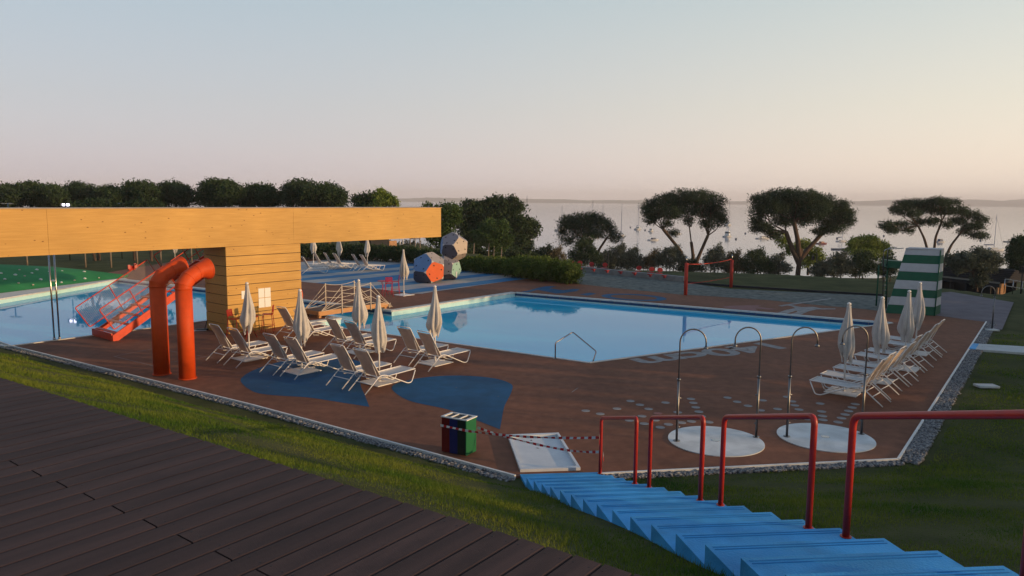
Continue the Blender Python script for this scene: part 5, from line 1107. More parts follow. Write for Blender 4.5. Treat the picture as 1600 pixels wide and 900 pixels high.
# mid distance trees, centre
MT = 'trees between the pavilion and the lake'
tree('pine_tree', 'low dark pine showing above the beam just left of the lake opening', 'pine tree', (-14.84, 74.0, 0.62), [[(-14.84, 74.0, 0.3), (-14.66, 74.0, 3.85)]], [(-15.22, 74.0, 4.94, 0.86, 0.46), (-13.93, 74.0, 5.01, 0.93, 0.53), (-12.97, 74.0, 4.77, 0.79, 0.46), (-14.39, 74.0, 4.37, 1.46, 0.53)], LF_dark, 6000, .26, seed=41, group=MT, clump=.45)
tree('poplar_tree', 'bright green spiky young poplar above the beam', 'tree', (-12.32, 70.0, 0.87), [[(-12.32, 70.0, 0.57), (-12.28, 70.0, 3.93)]], [(-12.62, 70.0, 5.5, 0.25, 0.56), (-12.14, 70.0, 5.14, 0.44, 0.56), (-11.65, 70.0, 4.96, 0.44, 0.44), (-12.45, 70.0, 4.84, 0.63, 0.5), (-11.11, 70.0, 4.55, 0.31, 0.25)], LF_bright, 3500, .22, seed=42, group=MT, clump=.3)
tree('pine_tree', 'brown trunked pine just right of the end of the beam', 'pine tree', (-6.8, 70.0, -1.54), [[(-6.79, 70.0, -0.62), (-6.91, 70.0, 2.76)]], [(-7.88, 70.0, 3.96, 1.0, 0.63), (-6.66, 70.0, 4.22, 1.0, 0.56), (-5.86, 70.0, 3.37, 0.88, 0.88), (-6.78, 70.0, 2.63, 1.13, 1.0), (-5.44, 70.0, 3.99, 0.63, 0.5), (-6.17, 70.0, 1.42, 1.0, 0.88), (-7.52, 70.0, 1.77, 0.88, 1.0)], LF_mid, 9000, .24, seed=43, group=MT, clump=.4)
tree('ash_tree', 'large dark leafy tree with layered boughs left of the lake view', 'tree', (-2.11, 95.0, -3.82), [[(-2.11, 95.0, -4.24), (-2.05, 95.0, -0.89), (-1.9, 95.0, 1.85)]], [(-5.47, 95.0, 4.05, 1.7, 0.85), (-3.81, 95.0, 3.24, 1.87, 1.19), (-2.08, 95.0, 4.82, 1.36, 0.68), (-0.91, 95.0, 3.84, 1.7, 1.1), (0.41, 95.0, 4.18, 1.19, 0.68), (-2.98, 95.0, 2.01, 2.55, 1.36), (-0.07, 95.0, 2.03, 2.38, 1.53), (1.76, 95.0, 1.88, 1.53, 0.85), (2.6, 95.0, 1.06, 0.85, 0.76), (-6.3, 95.0, 2.39, 1.53, 1.36), (-5.05, 95.0, 0.5, 2.04, 1.53), (0.45, 95.0, 0.04, 2.21, 1.19), (-7.38, 95.0, 2.8, 0.85, 0.85), (-1.24, 95.0, 2.85, 2.04, 1.19), (-3.65, 95.0, 4.31, 0.85, 0.59), (-0.09, 95.0, 5.0, 0.59, 0.42), (2.92, 95.0, 1.89, 0.51, 0.34), (-2.13, 95.0, 0.19, 2.21, 1.19)], LF_dark, 34000, .34, seed=44, group=MT, clump=.52, per=20)
tree('young_tree', 'light green young tree tied to pale wooden stakes', 'tree', (-2.08, 84.0, -3.7), [[(-2.09, 84.0, -3.17), (-2.25, 84.0, -0.73), (-2.4, 84.0, 0.89)]], [(-2.63, 84.0, 2.21, 1.05, 0.6), (-3.36, 84.0, 1.25, 1.05, 0.75), (-1.53, 84.0, 1.63, 1.13, 0.75), (-2.25, 84.0, 0.52, 1.5, 0.83), (-0.78, 84.0, 0.53, 0.75, 0.6), (-3.58, 84.0, 0.29, 0.68, 0.53), (-1.66, 84.0, -0.43, 1.05, 0.53), (-1.16, 84.0, 2.22, 0.53, 0.38)], LF_mid, 9000, .24, seed=45, group=MT, clump=.4, r0=.1)
for k, (p, q) in enumerate([((-2.8, 83.0, -2.57), (-2.66, 83.0, 0.21)), ((-2.14, 83.0, -2.56), (-2.08, 83.0, -0.08)), ((-1.41, 83.0, -2.56), (-1.2, 83.0, -0.22)), ((-4.55, 83.0, -2.29), (-4.34, 83.0, 0.19))]):
    o = thing('tree_stake', 'pale wooden stake beside the young light green tree, ' + ('leftmost of the three','middle one','rightmost of the three','set apart to its left')[k], 'stake', (p[0],p[1],-3.5), 0, 'stakes at the young tree'); MB().tube([(0,0,0),(q[0]-p[0],q[1]-p[1],q[2]+3.5)], .06, 6).build('stake', M_palebark, o)
BS = 'shrubs in the bank along the shore'
shr = [((820, 394, 26, 18, 97), 'dark bushy shrub below the large layered tree', 'd'), ((850, 398, 20, 16, 95), 'dark shrub with thin twigs standing against the lake', 'd'), ((868, 402, 16, 16, 94), 'brownish shrub left of the small umbrella pine', 'y'), ((914, 392, 22, 26, 90), 'tall dense dark shrub under the small umbrella pine', 'k'), ((946, 406, 16, 18, 94), 'grey green shrub with a lamp post in it', 'o'), ((966, 402, 20, 22, 94), 'feathery olive bush right of the lamp post', 'o'), ((988, 404, 16, 20, 94), 'rounded olive bush next to the feathery one', 'o'), ((1012, 410, 14, 12, 94), 'low brownish bush behind the red seats', 'y'), ((1024, 402, 10, 14, 95), 'small dry bush with a person sized gap beside it', 'y'), ((1048, 400, 24, 18, 92), 'blue green leafy shrub under the leaning limb of the wide pine', 'o'), ((1078, 416, 22, 12, 92), 'low shrub around the foot of the wide pine', 'd'), ((1118, 402, 18, 20, 90), 'pale olive tree behind the right net post', 'o'), ((1146, 410, 18, 20, 90), 'brown green shrub right of the right net post', 'y'), ((1180, 408, 26, 22, 89), 'dense clipped dark shrub left of the largest pine', 'k'), ((1212, 414, 22, 18, 89), 'dense olive toned shrub at the foot of the largest pine', 'o'), ((1284, 420, 18, 14, 89), 'low grey shrub in the gap right of the largest pine', 'o'), ((1310, 412, 22, 20, 89), 'olive shrub left of the bright poplars', 'o'), ((1345, 412, 30, 20, 89), 'wide dark shrub under the bright poplars', 'k'), ((1388, 414, 14, 20, 89), 'dark shrub just left of the striped tower', 'k')]
SHL = [[(1.66, 97.0, -1.75, 1.81, 1.17), (-0.22, 97.8, -2.37, 0.8, 0.79), (3.53, 96.2, -2.29, 0.78, 0.7), (2.54, 97.0, -0.67, 0.41, 0.62), (0.67, 97.4, -2.18, 1.13, 0.94), (2.65, 96.6, -2.02, 1.12, 1.01), (1.88, 97.0, -1.06, 0.9, 0.62), (1.23, 97.0, -2.83, 1.35, 0.7), (0.99, 97.0, -1.22, 0.56, 0.55)], [(4.14, 95.0, -1.93, 1.36, 1.02), (2.75, 95.8, -2.47, 0.6, 0.69), (5.52, 94.2, -2.39, 0.59, 0.61), (4.79, 95.0, -0.99, 0.31, 0.54), (3.4, 95.4, -2.3, 0.85, 0.82), (4.87, 94.6, -2.16, 0.85, 0.88), (4.3, 95.0, -1.32, 0.68, 0.54), (3.82, 95.0, -2.87, 1.02, 0.61), (3.63, 95.0, -1.46, 0.42, 0.48)], [(5.59, 94.0, -2.17, 1.08, 1.01), (4.51, 94.8, -2.71, 0.47, 0.68), (6.66, 93.2, -2.63, 0.47, 0.6), (6.1, 94.0, -1.24, 0.24, 0.54), (5.02, 94.4, -2.54, 0.68, 0.81), (6.16, 93.6, -2.4, 0.67, 0.87), (5.71, 94.0, -1.58, 0.54, 0.54), (5.33, 94.0, -3.1, 0.81, 0.61), (5.18, 94.0, -1.71, 0.34, 0.47)], [(8.97, 90.0, -1.05, 1.42, 1.57), (7.57, 90.8, -1.84, 0.63, 1.06), (10.37, 89.2, -1.8, 0.61, 0.93), (9.64, 90.0, 0.4, 0.32, 0.84), (8.23, 90.4, -1.6, 0.89, 1.26), (9.72, 89.6, -1.42, 0.88, 1.35), (9.12, 90.0, -0.12, 0.71, 0.84), (8.65, 90.0, -2.49, 1.06, 0.94), (8.43, 90.0, -0.33, 0.44, 0.73)], [(12.04, 94.0, -2.45, 1.08, 1.14), (11.02, 94.8, -3.05, 0.47, 0.76), (13.06, 93.2, -2.97, 0.47, 0.68), (12.54, 94.0, -1.4, 0.24, 0.61), (11.5, 94.4, -2.86, 0.68, 0.91), (12.58, 93.6, -2.71, 0.67, 0.98), (12.15, 94.0, -1.78, 0.54, 0.61), (11.8, 94.0, -3.5, 0.81, 0.68), (11.63, 94.0, -1.93, 0.34, 0.53)], [(13.68, 94.0, -2.11, 1.35, 1.39), (12.4, 94.8, -2.82, 0.59, 0.93), (14.98, 93.2, -2.76, 0.58, 0.83), (14.31, 94.0, -0.83, 0.3, 0.74), (13.0, 94.4, -2.6, 0.84, 1.11), (14.37, 93.6, -2.43, 0.84, 1.2), (13.82, 94.0, -1.29, 0.67, 0.74), (13.38, 94.0, -3.39, 1.01, 0.83), (13.17, 94.0, -1.47, 0.42, 0.65)], [(15.5, 94.0, -2.26, 1.08, 1.26), (14.52, 94.8, -2.91, 0.47, 0.85), (16.5, 93.2, -2.84, 0.47, 0.75), (16.0, 94.0, -1.09, 0.24, 0.67), (14.98, 94.4, -2.71, 0.68, 1.01), (16.04, 93.6, -2.55, 0.67, 1.09), (15.61, 94.0, -1.51, 0.54, 0.67), (15.27, 94.0, -3.42, 0.81, 0.76), (15.09, 94.0, -1.68, 0.34, 0.59)], [(17.5, 94.0, -2.74, 0.94, 0.76), (16.67, 94.8, -3.16, 0.42, 0.51), (18.34, 93.2, -3.06, 0.41, 0.45), (17.94, 94.0, -2.04, 0.21, 0.4), (17.06, 94.4, -3.02, 0.59, 0.61), (17.95, 93.6, -2.9, 0.59, 0.65), (17.6, 94.0, -2.29, 0.47, 0.4), (17.29, 94.0, -3.44, 0.71, 0.45), (17.14, 94.0, -2.39, 0.29, 0.35)], [(18.67, 95.0, -2.14, 0.68, 0.89), (18.12, 95.8, -2.62, 0.3, 0.6), (19.23, 94.2, -2.54, 0.29, 0.53), (18.98, 95.0, -1.32, 0.15, 0.48), (18.38, 95.4, -2.47, 0.43, 0.72), (18.97, 94.6, -2.34, 0.42, 0.77), (18.73, 95.0, -1.61, 0.34, 0.48), (18.53, 95.0, -2.96, 0.51, 0.54), (18.4, 95.0, -1.73, 0.21, 0.42)], [(20.01, 92.0, -1.74, 1.58, 1.11), (18.54, 92.8, -2.32, 0.7, 0.75), (21.49, 91.2, -2.24, 0.69, 0.66), (20.75, 92.0, -0.71, 0.36, 0.59), (19.23, 92.4, -2.14, 0.99, 0.89), (20.8, 91.6, -1.99, 0.98, 0.96), (20.18, 92.0, -1.08, 0.79, 0.59), (19.66, 92.0, -2.76, 1.19, 0.67), (19.41, 92.0, -1.23, 0.49, 0.52)], [(22.49, 92.0, -3.02, 1.45, 0.74), (21.17, 92.8, -3.44, 0.64, 0.5), (23.81, 91.2, -3.32, 0.63, 0.44), (23.17, 92.0, -2.33, 0.33, 0.4), (21.79, 92.4, -3.3, 0.91, 0.6), (23.19, 91.6, -3.17, 0.9, 0.64), (22.65, 92.0, -2.58, 0.72, 0.4), (22.15, 92.0, -3.7, 1.09, 0.44), (21.94, 92.0, -2.68, 0.45, 0.35)], [(25.12, 90.0, -1.7, 1.16, 1.21), (24.14, 90.8, -2.33, 0.51, 0.81), (26.12, 89.2, -2.26, 0.5, 0.72), (25.64, 90.0, -0.59, 0.26, 0.64), (24.6, 90.4, -2.14, 0.73, 0.97), (25.66, 89.6, -1.98, 0.72, 1.04), (25.23, 90.0, -0.99, 0.58, 0.64), (24.88, 90.0, -2.82, 0.87, 0.72), (24.67, 90.0, -1.15, 0.36, 0.56)], [(27.36, 90.0, -2.32, 1.16, 1.21), (26.41, 90.8, -2.96, 0.51, 0.81), (28.34, 89.2, -2.87, 0.5, 0.72), (27.88, 90.0, -1.21, 0.26, 0.64), (26.85, 90.4, -2.76, 0.73, 0.97), (27.89, 89.6, -2.6, 0.72, 1.04), (27.47, 90.0, -1.6, 0.58, 0.64), (27.12, 90.0, -3.43, 0.87, 0.72), (26.91, 90.0, -1.77, 0.36, 0.56)], [(29.71, 89.0, -2.06, 1.66, 1.31), (28.26, 89.8, -2.75, 0.73, 0.88), (31.19, 88.2, -2.67, 0.72, 0.78), (30.46, 89.0, -0.85, 0.37, 0.7), (28.94, 89.4, -2.53, 1.04, 1.06), (30.5, 88.6, -2.36, 1.03, 1.13), (29.87, 89.0, -1.28, 0.83, 0.7), (29.36, 89.0, -3.27, 1.24, 0.79), (29.07, 89.0, -1.46, 0.52, 0.61)], [(32.24, 89.0, -2.51, 1.4, 1.08), (31.07, 89.8, -3.09, 0.62, 0.72), (33.43, 88.2, -2.99, 0.61, 0.64), (32.87, 89.0, -1.52, 0.32, 0.57), (31.62, 89.4, -2.9, 0.88, 0.86), (32.88, 88.6, -2.75, 0.87, 0.93), (32.38, 89.0, -1.87, 0.7, 0.57), (31.94, 89.0, -3.5, 1.05, 0.65), (31.69, 89.0, -2.02, 0.44, 0.5)], [(37.9, 89.0, -2.93, 1.15, 0.84), (37.05, 89.8, -3.4, 0.51, 0.56), (38.77, 88.2, -3.29, 0.5, 0.5), (38.42, 89.0, -2.16, 0.26, 0.45), (37.45, 89.4, -3.25, 0.72, 0.67), (38.37, 88.6, -3.11, 0.71, 0.72), (38.01, 89.0, -2.44, 0.57, 0.45), (37.66, 89.0, -3.71, 0.86, 0.5), (37.45, 89.0, -2.55, 0.36, 0.39)], [(39.9, 89.0, -2.29, 1.4, 1.19), (38.81, 89.8, -2.92, 0.62, 0.8), (41.03, 88.2, -2.83, 0.61, 0.71), (40.52, 89.0, -1.19, 0.32, 0.64), (39.32, 89.4, -2.72, 0.88, 0.96), (40.51, 88.6, -2.56, 0.87, 1.03), (40.02, 89.0, -1.58, 0.7, 0.64), (39.62, 89.0, -3.39, 1.05, 0.72), (39.35, 89.0, -1.74, 0.44, 0.56)], [(42.63, 89.0, -2.27, 1.91, 1.19), (41.04, 89.8, -2.9, 0.84, 0.8), (44.27, 88.2, -2.81, 0.83, 0.71), (43.5, 89.0, -1.16, 0.43, 0.64), (41.79, 89.4, -2.7, 1.2, 0.96), (43.51, 88.6, -2.54, 1.19, 1.03), (42.82, 89.0, -1.56, 0.96, 0.64), (42.24, 89.0, -3.37, 1.43, 0.72), (41.89, 89.0, -1.72, 0.6, 0.56)], [(46.01, 89.0, -2.39, 0.89, 1.19), (45.52, 89.8, -3.02, 0.39, 0.8), (46.56, 88.2, -2.94, 0.39, 0.71), (46.37, 89.0, -1.29, 0.2, 0.64), (45.75, 89.4, -2.83, 0.56, 0.96), (46.31, 88.6, -2.67, 0.55, 1.03), (46.07, 89.0, -1.69, 0.45, 0.64), (45.87, 89.0, -3.5, 0.67, 0.72), (45.64, 89.0, -1.85, 0.28, 0.56)]]
lm = {'d': LF_dark, 'y': LF_dry, 'k': LF_dark, 'o': LF_olive}
for k, ((q, lb_, c), L2) in enumerate(zip(shr, SHL)):
    x, y, z = L2[0][:3]; tree('shore_shrub', lb_, 'shrub', (x,y,-5.4), [[(x-.1,y,-5.45),(x,y,z)],[(x+.3,y,-5.45),(x+.5,y+.2,z-.1)],[(x-.4,y,-5.45),(x-.6,y,z-.2)]], L2, lm[c], int(q[2]*q[3]*15), .22, seed=60+k, group=BS, r0=.08, clump=.33, shell=.4, per=14, aspect=.4, limbs=False, up=.9)
PB = 'bright poplars behind the shrubs'
tree('poplar_tree', 'yellow green poplar clump left of the striped tower', 'tree', (48.56, 100.0, -3.86), [[(48.59, 100.0, -4.31), (48.39, 100.0, -1.22)]], [(46.86, 100.0, -0.53, 0.89, 0.81), (48.15, 100.0, -0.17, 0.89, 0.89), (49.4, 100.0, -0.51, 0.98, 1.07), (50.66, 100.0, -1.03, 0.89, 0.89), (47.54, 100.0, -1.58, 1.61, 0.72), (49.65, 100.0, -1.74, 1.61, 0.81), (51.41, 100.0, -1.73, 0.54, 0.54)], LF_bright, 9000, .28, seed=91, group=PB, clump=.42, up=1.2)
tree('broadleaf_tree', 'bright broad leaved sapling glowing behind the trunk of the largest pine', 'tree', (39.48, 97.0, -4.52), [[(39.48, 97.0, -4.52), (39.31, 97.0, -1.53)]], [(38.92, 97.0, -0.68, 1.04, 0.87), (35.83, 97.0, -0.11, 0.87, 0.78), (40.43, 97.0, -1.77, 1.04, 0.78), (39.54, 97.0, -2.63, 1.04, 0.78), (37.41, 97.0, -1.12, 0.87, 0.78), (41.06, 97.0, -2.36, 0.52, 0.43)], LF_bright, 5000, .28, seed=92, group=PB, clump=.5)
tree('broadleaf_tree', 'round dark tree cut by the right edge of the view above the railing', 'tree', (56.86, 80.0, -3.36), [[(56.78, 80.0, -4.07), (56.51, 80.0, -1.94), (56.38, 80.0, -0.53)]], [(55.77, 80.0, 0.87, 0.86, 0.72), (56.52, 80.0, 0.31, 1.57, 1.15), (55.6, 80.0, -0.4, 1.15, 1.0), (56.27, 80.0, -1.59, 1.29, 0.86), (55.07, 80.0, -0.76, 0.57, 0.64), (55.61, 80.0, -2.02, 0.57, 0.43)], LF_dark, 14000, .26, seed=93, clump=.46, per=20)
tree('olive_tree', 'spreading grey olive tree in front of the dark boathouse', 'tree', (43.54, 68.0, -2.99), [[(43.67, 68.0, -3.11), (43.41, 68.0, -2.15), (43.1, 68.0, -1.24)]], [(42.27, 68.0, 0.07, 1.22, 0.43), (44.05, 68.0, 0.26, 1.22, 0.43), (41.23, 68.0, -0.36, 0.61, 0.37), (45.29, 68.0, -0.33, 0.55, 0.37), (43.03, 68.0, -0.46, 1.34, 0.37), (44.56, 68.0, -0.81, 0.61, 0.37), (43.75, 68.0, -1.9, 0.55, 0.73), (41.88, 68.0, -0.95, 0.49, 0.3), (40.78, 68.0, -0.0, 0.3, 0.3), (43.41, 68.0, 0.74, 0.49, 0.24)], LF_olive, 12000, .2, seed=94, clump=.34, r0=.10)

for k, (lb_, q) in enumerate(zip(['dark shrub bank behind the far hut, left of the climbing balls','dark shrubs directly behind the topmost climbing ball','dark undergrowth below the large layered tree, left part','dark undergrowth below the large layered tree, right part','brown green thicket behind the garden arch'], [[(-15.49, 88.0, -1.11, 2.05, 1.1), (-17.63, 89.0, -1.51, 1.75, 0.96), (-13.03, 87.0, -1.33, 1.56, 1.09)], [(-7.77, 88.0, -1.2, 1.89, 1.42), (-6.13, 89.0, -1.73, 1.59, 1.27), (-9.21, 87.0, -1.61, 1.25, 1.09)], [(-3.83, 90.0, -1.94, 1.61, 1.13), (-5.23, 91.0, -1.55, 1.3, 1.14), (-2.38, 89.0, -2.17, 1.27, 0.96)], [(-0.03, 90.0, -1.75, 1.77, 1.13), (-1.23, 91.0, -2.48, 1.47, 0.98), (1.69, 89.0, -2.14, 1.27, 0.96)], [(-10.99, 86.0, -1.39, 1.39, 1.08), (-12.26, 87.0, -1.02, 0.93, 0.93), (-9.89, 85.0, -1.61, 0.91, 0.91)]])):
    x, y, z = q[0][:3]; tree('thicket', lb_, 'shrub', (x,y,-4.5), [[(x,y,-4.6),(x,y,z)],[(x+1.2,y,-4.6),(x+1.4,y+.2,z-.3)]], q, LF_dark if k < 4 else LF_dry, 5200, .3, seed=130+k, group='dark thickets behind the hedge', r0=.1, clump=.5, shell=.4, per=14, limbs=False, up=.7)
# hedges
def hedge(name, label, line, h, w_, leaf, n, seed, up=.9, size=.12):
    L2 = []; rg = random.Random(seed)
    for i in range(len(line)-1):
        a, b = Vector(line[i]), Vector(line[i+1]); k = max(2, int((b-a).length/.6))
        for j in range(k):
            p = a.lerp(b, j/k); hh = h[i]+(h[i+1]-h[i])*j/k; hh *= rg.uniform(.9,1.08)
            for q2 in (-.3,.3): L2.append((p.x+rg.uniform(-.15,.15), p.y+q2*w_, hh*.5, w_*.5, hh*.5))
    o = thing(name, label, 'hedge', (line[0][0],line[0][1],0)); V, Q = leaf_cloud(L2, n, size, seed, .16, 14, .4, .55, up); np_mesh('foliage', V-np.array((line[0][0],line[0][1],0)), Q, leaf, o)
    mb = MB()
    for i, q in enumerate(L2[::2]): mb.tube([(q[0]-line[0][0],q[1]-line[0][1],-.05),(q[0]-line[0][0]+.05,q[1]-line[0][1],q[4]*1.2)], .025, 5, caps=False)
    mb.build('stems', M_bark, o)
hedge('hedge', 'sunlit leafy hedge in front of the grey sand, right of the climbing balls', [(-0.01, 48.4), (1.44, 46.9), (2.82, 45.68), (4.03, 44.34)], (1.2,1.45,1.4,1.25), 1.7, LF_hedge, 34000, 5, size=.15)
hedge('hedge', 'low green hedge behind the climbing balls at the end of the play surface', [(-4.68, 53.02), (-2.74, 51.72), (-0.01, 49.24)], (1.0,1.0,1.1), 1.3, LF_hedge, 22000, 6, size=.15)
hedge('hedge', 'dark clipped hedge behind the far loungers under the beam', [(-17.75, 61.08), (-12.88, 60.91), (-8.29, 58.8), (-4.62, 55.1)], (1.3,1.3,1.2,1.1), 1.4, LF_dark, 26000, 7, size=.2)

# ------------------------------------------------------------------ far left fence, hut, lamps
o = thing('wire_fence', 'wire fence on pale wooden posts across the far left lawn', 'fence', (0,0,0)); ln = []
for x in [(-34.89, 52.3), (-30.91, 52.67), (-29.01, 52.59), (-27.32, 53.0), (-25.91, 53.66), (-38.98, 51.42), (-23.96, 54.38)]:
    MB().tube([(x[0],x[1],-.1),(x[0],x[1],2.0)], .055, 8).build('post', M_palebark, o); ln.append(x)
ln.sort(); wr = MB()
for z in (.5,1.0,1.5,1.95):
    for a, b in zip(ln, ln[1:]): wr.bar((a[0],a[1],z), (b[0],b[1],z), .012)
wr.build('wires', M_steel, o)
for k, (x0, y0, x1) in enumerate([(-33.24, 54.05, 0), (-33.28, 54.6, 0), (-30.54, 54.86, 0), (-28.98, 54.45, 0)]):
    tree('slim_tree', ['leaning dark trunk under the beam at far left','straight dark trunk beside the leaning one','dark trunk beside a fence post left of the stairs','small trunk with spreading root left of the red bracket'][k], 'tree', (x0,y0+4,-.1), [[(x0,y0+4,-.1),(x0-(.5 if k == 0 else 0),y0+4,2.4),(x0-.4,y0+4,3.2)]], [(x0-.4,y0+4,3.9,1.3,.8),(x0+.6,y0+4,4.1,.9,.7)], LF_dark, 1500, .22, seed=100+k, group='trunks under the beam at far left', r0=.12, limbs=False)
hp = Vector((-11.15, 64.0, 0.78)); o = thing('garden_hut', 'small dark hut with one sunlit tan wall behind the far loungers', 'hut', (hp.x,hp.y,-.05), UA)
mb = MB(); mb.box((-1.3,.0,.85), (2.0,1.6,1.7)); mb.build('wall', M_dark, o); mb = MB(); mb.box((-.27,-.0,.8), (.05,1.5,1.6)); mb.build('wall', M_brick_lit, o); mb = MB(); mb.box((0.15,-.83,.8), (.85,.04,1.45)); mb.build('sunlit_wall', M_brick_lit, o)  # tan walls paint the sunlit side, dark boards the shaded front
mb = MB(); mb.box((-.7,0,1.72), (3.0,2.0,.08)); mb.build('roof', M_thatch, o)
tp = Vector((-12.24, 74.0, 0.71)); o = thing('white_tent', 'white peaked tent roof showing just under the beam', 'tent', (tp.x,tp.y,-.1))
mb = MB(); e = 1.1; mb.add([(-e,-e,1.3),(e,-e,1.3),(e,e,1.3),(-e,e,1.3),(0,0,2.1)], [(0,1,4),(1,2,4),(2,3,4),(3,0,4),(3,2,1,0)]); mb.build('roof', M_canopy, o)
for sx in (-1,1):
    for sy in (-1,1): MB().tube([(sx,sy,0),(sx,sy,1.32)], .04, 6).build('leg', M_white_steel, o)
a, b = Vector((-8.36, 60.0, 0.16)), Vector((-7.56, 60.0, 0.17)); o = thing('garden_arch', 'pale timber frame of two posts and a crossbar left of the climbing balls', 'post frame', (a.x,a.y,-.1)); d = b-a
for t in (0,.5,1): MB().tube([(d.x*t,d.y*t,0),(d.x*t-.05,d.y*t,2.05)], .045, 6).build('post', M_palebark, o)
MB().tube([(0,0,1.95),(d.x,d.y,1.95)], .035, 6).build('crossbar', M_palebark, o)
for k, (x, y, D_, lit) in enumerate(((12,295.0,60,0),(186,295.0,60,0),(104,296,58,1))):
    p = [(-41.28, 60.0, 4.45), (-32.17, 60.0, 4.53), (-35.26, 58.0, 4.41)][k]
    o = thing('floodlight_mast' if lit else 'street_lamp', ['slim lamp post with a T shaped head at far left above the beam','slim lamp post with a T shaped head left of centre of the beam','mast with two lit white floodlights just above the beam'][k], 'lamp post', (p[0],p[1],0), 0)
    z = p[2]
    MB().tube([(0,0,0),(0,0,z)], .04, 8).build('mast', M_steel, o); MB().tube([(-.3,0,z),(.3,0,z)], .03, 6).build('arm', M_steel, o)
    for s in (-1,1):
        mb = MB(); mb.box((s*.3,-.02,z), (.28,.2,.08) if not lit else (.26,.12,.24)); mb.build('lamp_head', M_steel, o)
        if lit: mb = MB(); mb.box((s*.17,-.11,z), (.20,.02,.18)); mb.build('lamp_glass', M_lampglass, o)
# lamp post in the olive shrubs and thin post behind the net
for k, p in enumerate([(11.85, 90.0, -2.61), (42.94, 90.0, -3.38)]):
    o = thing('garden_lamp', ['black lantern on a post among the olive shrubs','thin dark post right of the largest pine'][k] , 'lamp post', ([(11.85, 90.0, -2.61), (37.63, 90.0, -3.43)][k][0],[(11.85, 90.0, -2.61), (37.63, 90.0, -3.43)][k][1],-5.4))
    MB().tube([(0,0,0),(0,0,4.3)], .06, 8).build('post', M_black, o); mb = MB(); mb.box((-.45,0,3.7), (.26,.26,.5)); mb.build('lantern', M_black, o); MB().tube([(0,0,4.2),(-.45,0,4.2)], .035, 6).build('arm', M_black, o)

# ------------------------------------------------------------------ boathouse, railing
q = Vector((47.67, 80.0, -3.15)); q2 = Vector((49.78, 74.0, -2.62)); d = (q2-q); d.z = 0; L_ = d.length; an = math.atan2(d.y, d.x); zE = (q.z+q2.z)/2
bh_ = thing('boathouse', 'low dark boathouse with a thick dark roof and white fascia behind the striped tower', 'boathouse', (q.x,q.y,zE), an)
def bb(name, m, x0, x1, y0, y1, z0, z1): mb = MB(); mb.box(((x0+x1)/2,(y0+y1)/2,(z0+z1)/2), (x1-x0,y1-y0,z1-z0)); return mb.build(name, m, bh_)
bb('fascia_board', M_greywhite, -1, L_, -.06, 0, -.10, .10)
bb('rear_wall', M_dark, -1, L_-.2, 2.6, 2.7, -3.2, 0); bb('side_wall', M_dark, -1, -.9, .4, 2.6, -3.2, 0); bb('front_beam', M_dark, -1, L_-.05, 0.0, .3, -.5, -.11)
mb = MB(); vs = [(-1.2,-.35,.12),(L_+1.0,-.35,.12),(L_+1.0,4.2,.12),(-1.2,4.2,.12),(-1.0,1.6,1.35),(L_+.3,1.6,1.35)]; mb.add(vs, [(0,1,5,4),(1,2,5),(2,3,4,5),(3,0,4),(3,2,1,0)]); rfo = mb.build('roof', M_thatch, bh_)
sh = MB(); rg = random.Random(9)
for j in range(7):
    for i in range(40):
        x = -1.1+i*(L_+1.8)/40; t = j/7; sh.box((x+.1, -.30+1.85*t, .17+1.2*t), (.24, .30, .05), 0)
tag(sh.build('roof_shingles', M_thatch, bh_), kind='stuff')
for x in (0.6, 2.4, L_-1.2, L_-.35): bb('post', M_dark if x < L_-1 else M_brick_lit, x, x+.16, .05, .21, -3.2, -.1)
bb('end_wall', M_brick_lit, L_-.35, L_-.1, .3, 1.0, -3.2, -.1)
f0, f1 = Vector((29.88, 44.0, -0.51)), Vector((29.72, 40.0, -0.16)); o = thing('shore_railing', 'low metal railing at the top of the shore beside the boathouse', 'railing', (f0.x,f0.y,-.3)); d = f1-f0
for t in (0,.2,.4,.6,.8,1): MB().tube([(d.x*t,d.y*t,0),(d.x*t,d.y*t,.85)], .025, 6).build('post', M_steel, o)
for z in (.85,.45): MB().tube([(0,0,z),(d.x,d.y,z)], .02, 6).build('rail', M_steel, o)
p = (29.49, 42.0, -0.36); o = thing('signpost', 'dark post with a small crate like top at the right edge by the railing', 'post', (p[0],p[1],-.2)); MB().tube([(0,0,0),(0,0,1.6)], .035, 6).build('post', M_black, o)
mb = MB()
for i in range(4): mb.box((-.15+i*.1,0,1.5), (.03,.05,.45)); 
mb.box((0,0,1.3), (.4,.05,.04)); mb.box((0,0,1.68), (.4,.05,.04)); mb.build('slatted_head', M_black, o)
p = (13.17, 19.77); mb = MB(); mb.box((0,0,.0), (.55,.32,.05)); o = mb.build('stone_cover', M_conc); o.location = (p[0],p[1],.02); tag(o, 'small concrete cover lying in the right hand lawn', 'cover')
p = (19.3, 28.93); mb = MB(); mb.box((0,0,.0), (.42,.28,.05)); o = mb.build('shower_slab', M_conc); o.location = (p[0]-.05,p[1]-.1,.03); tag(o, 'small white slab under the lone far shower', 'slab')

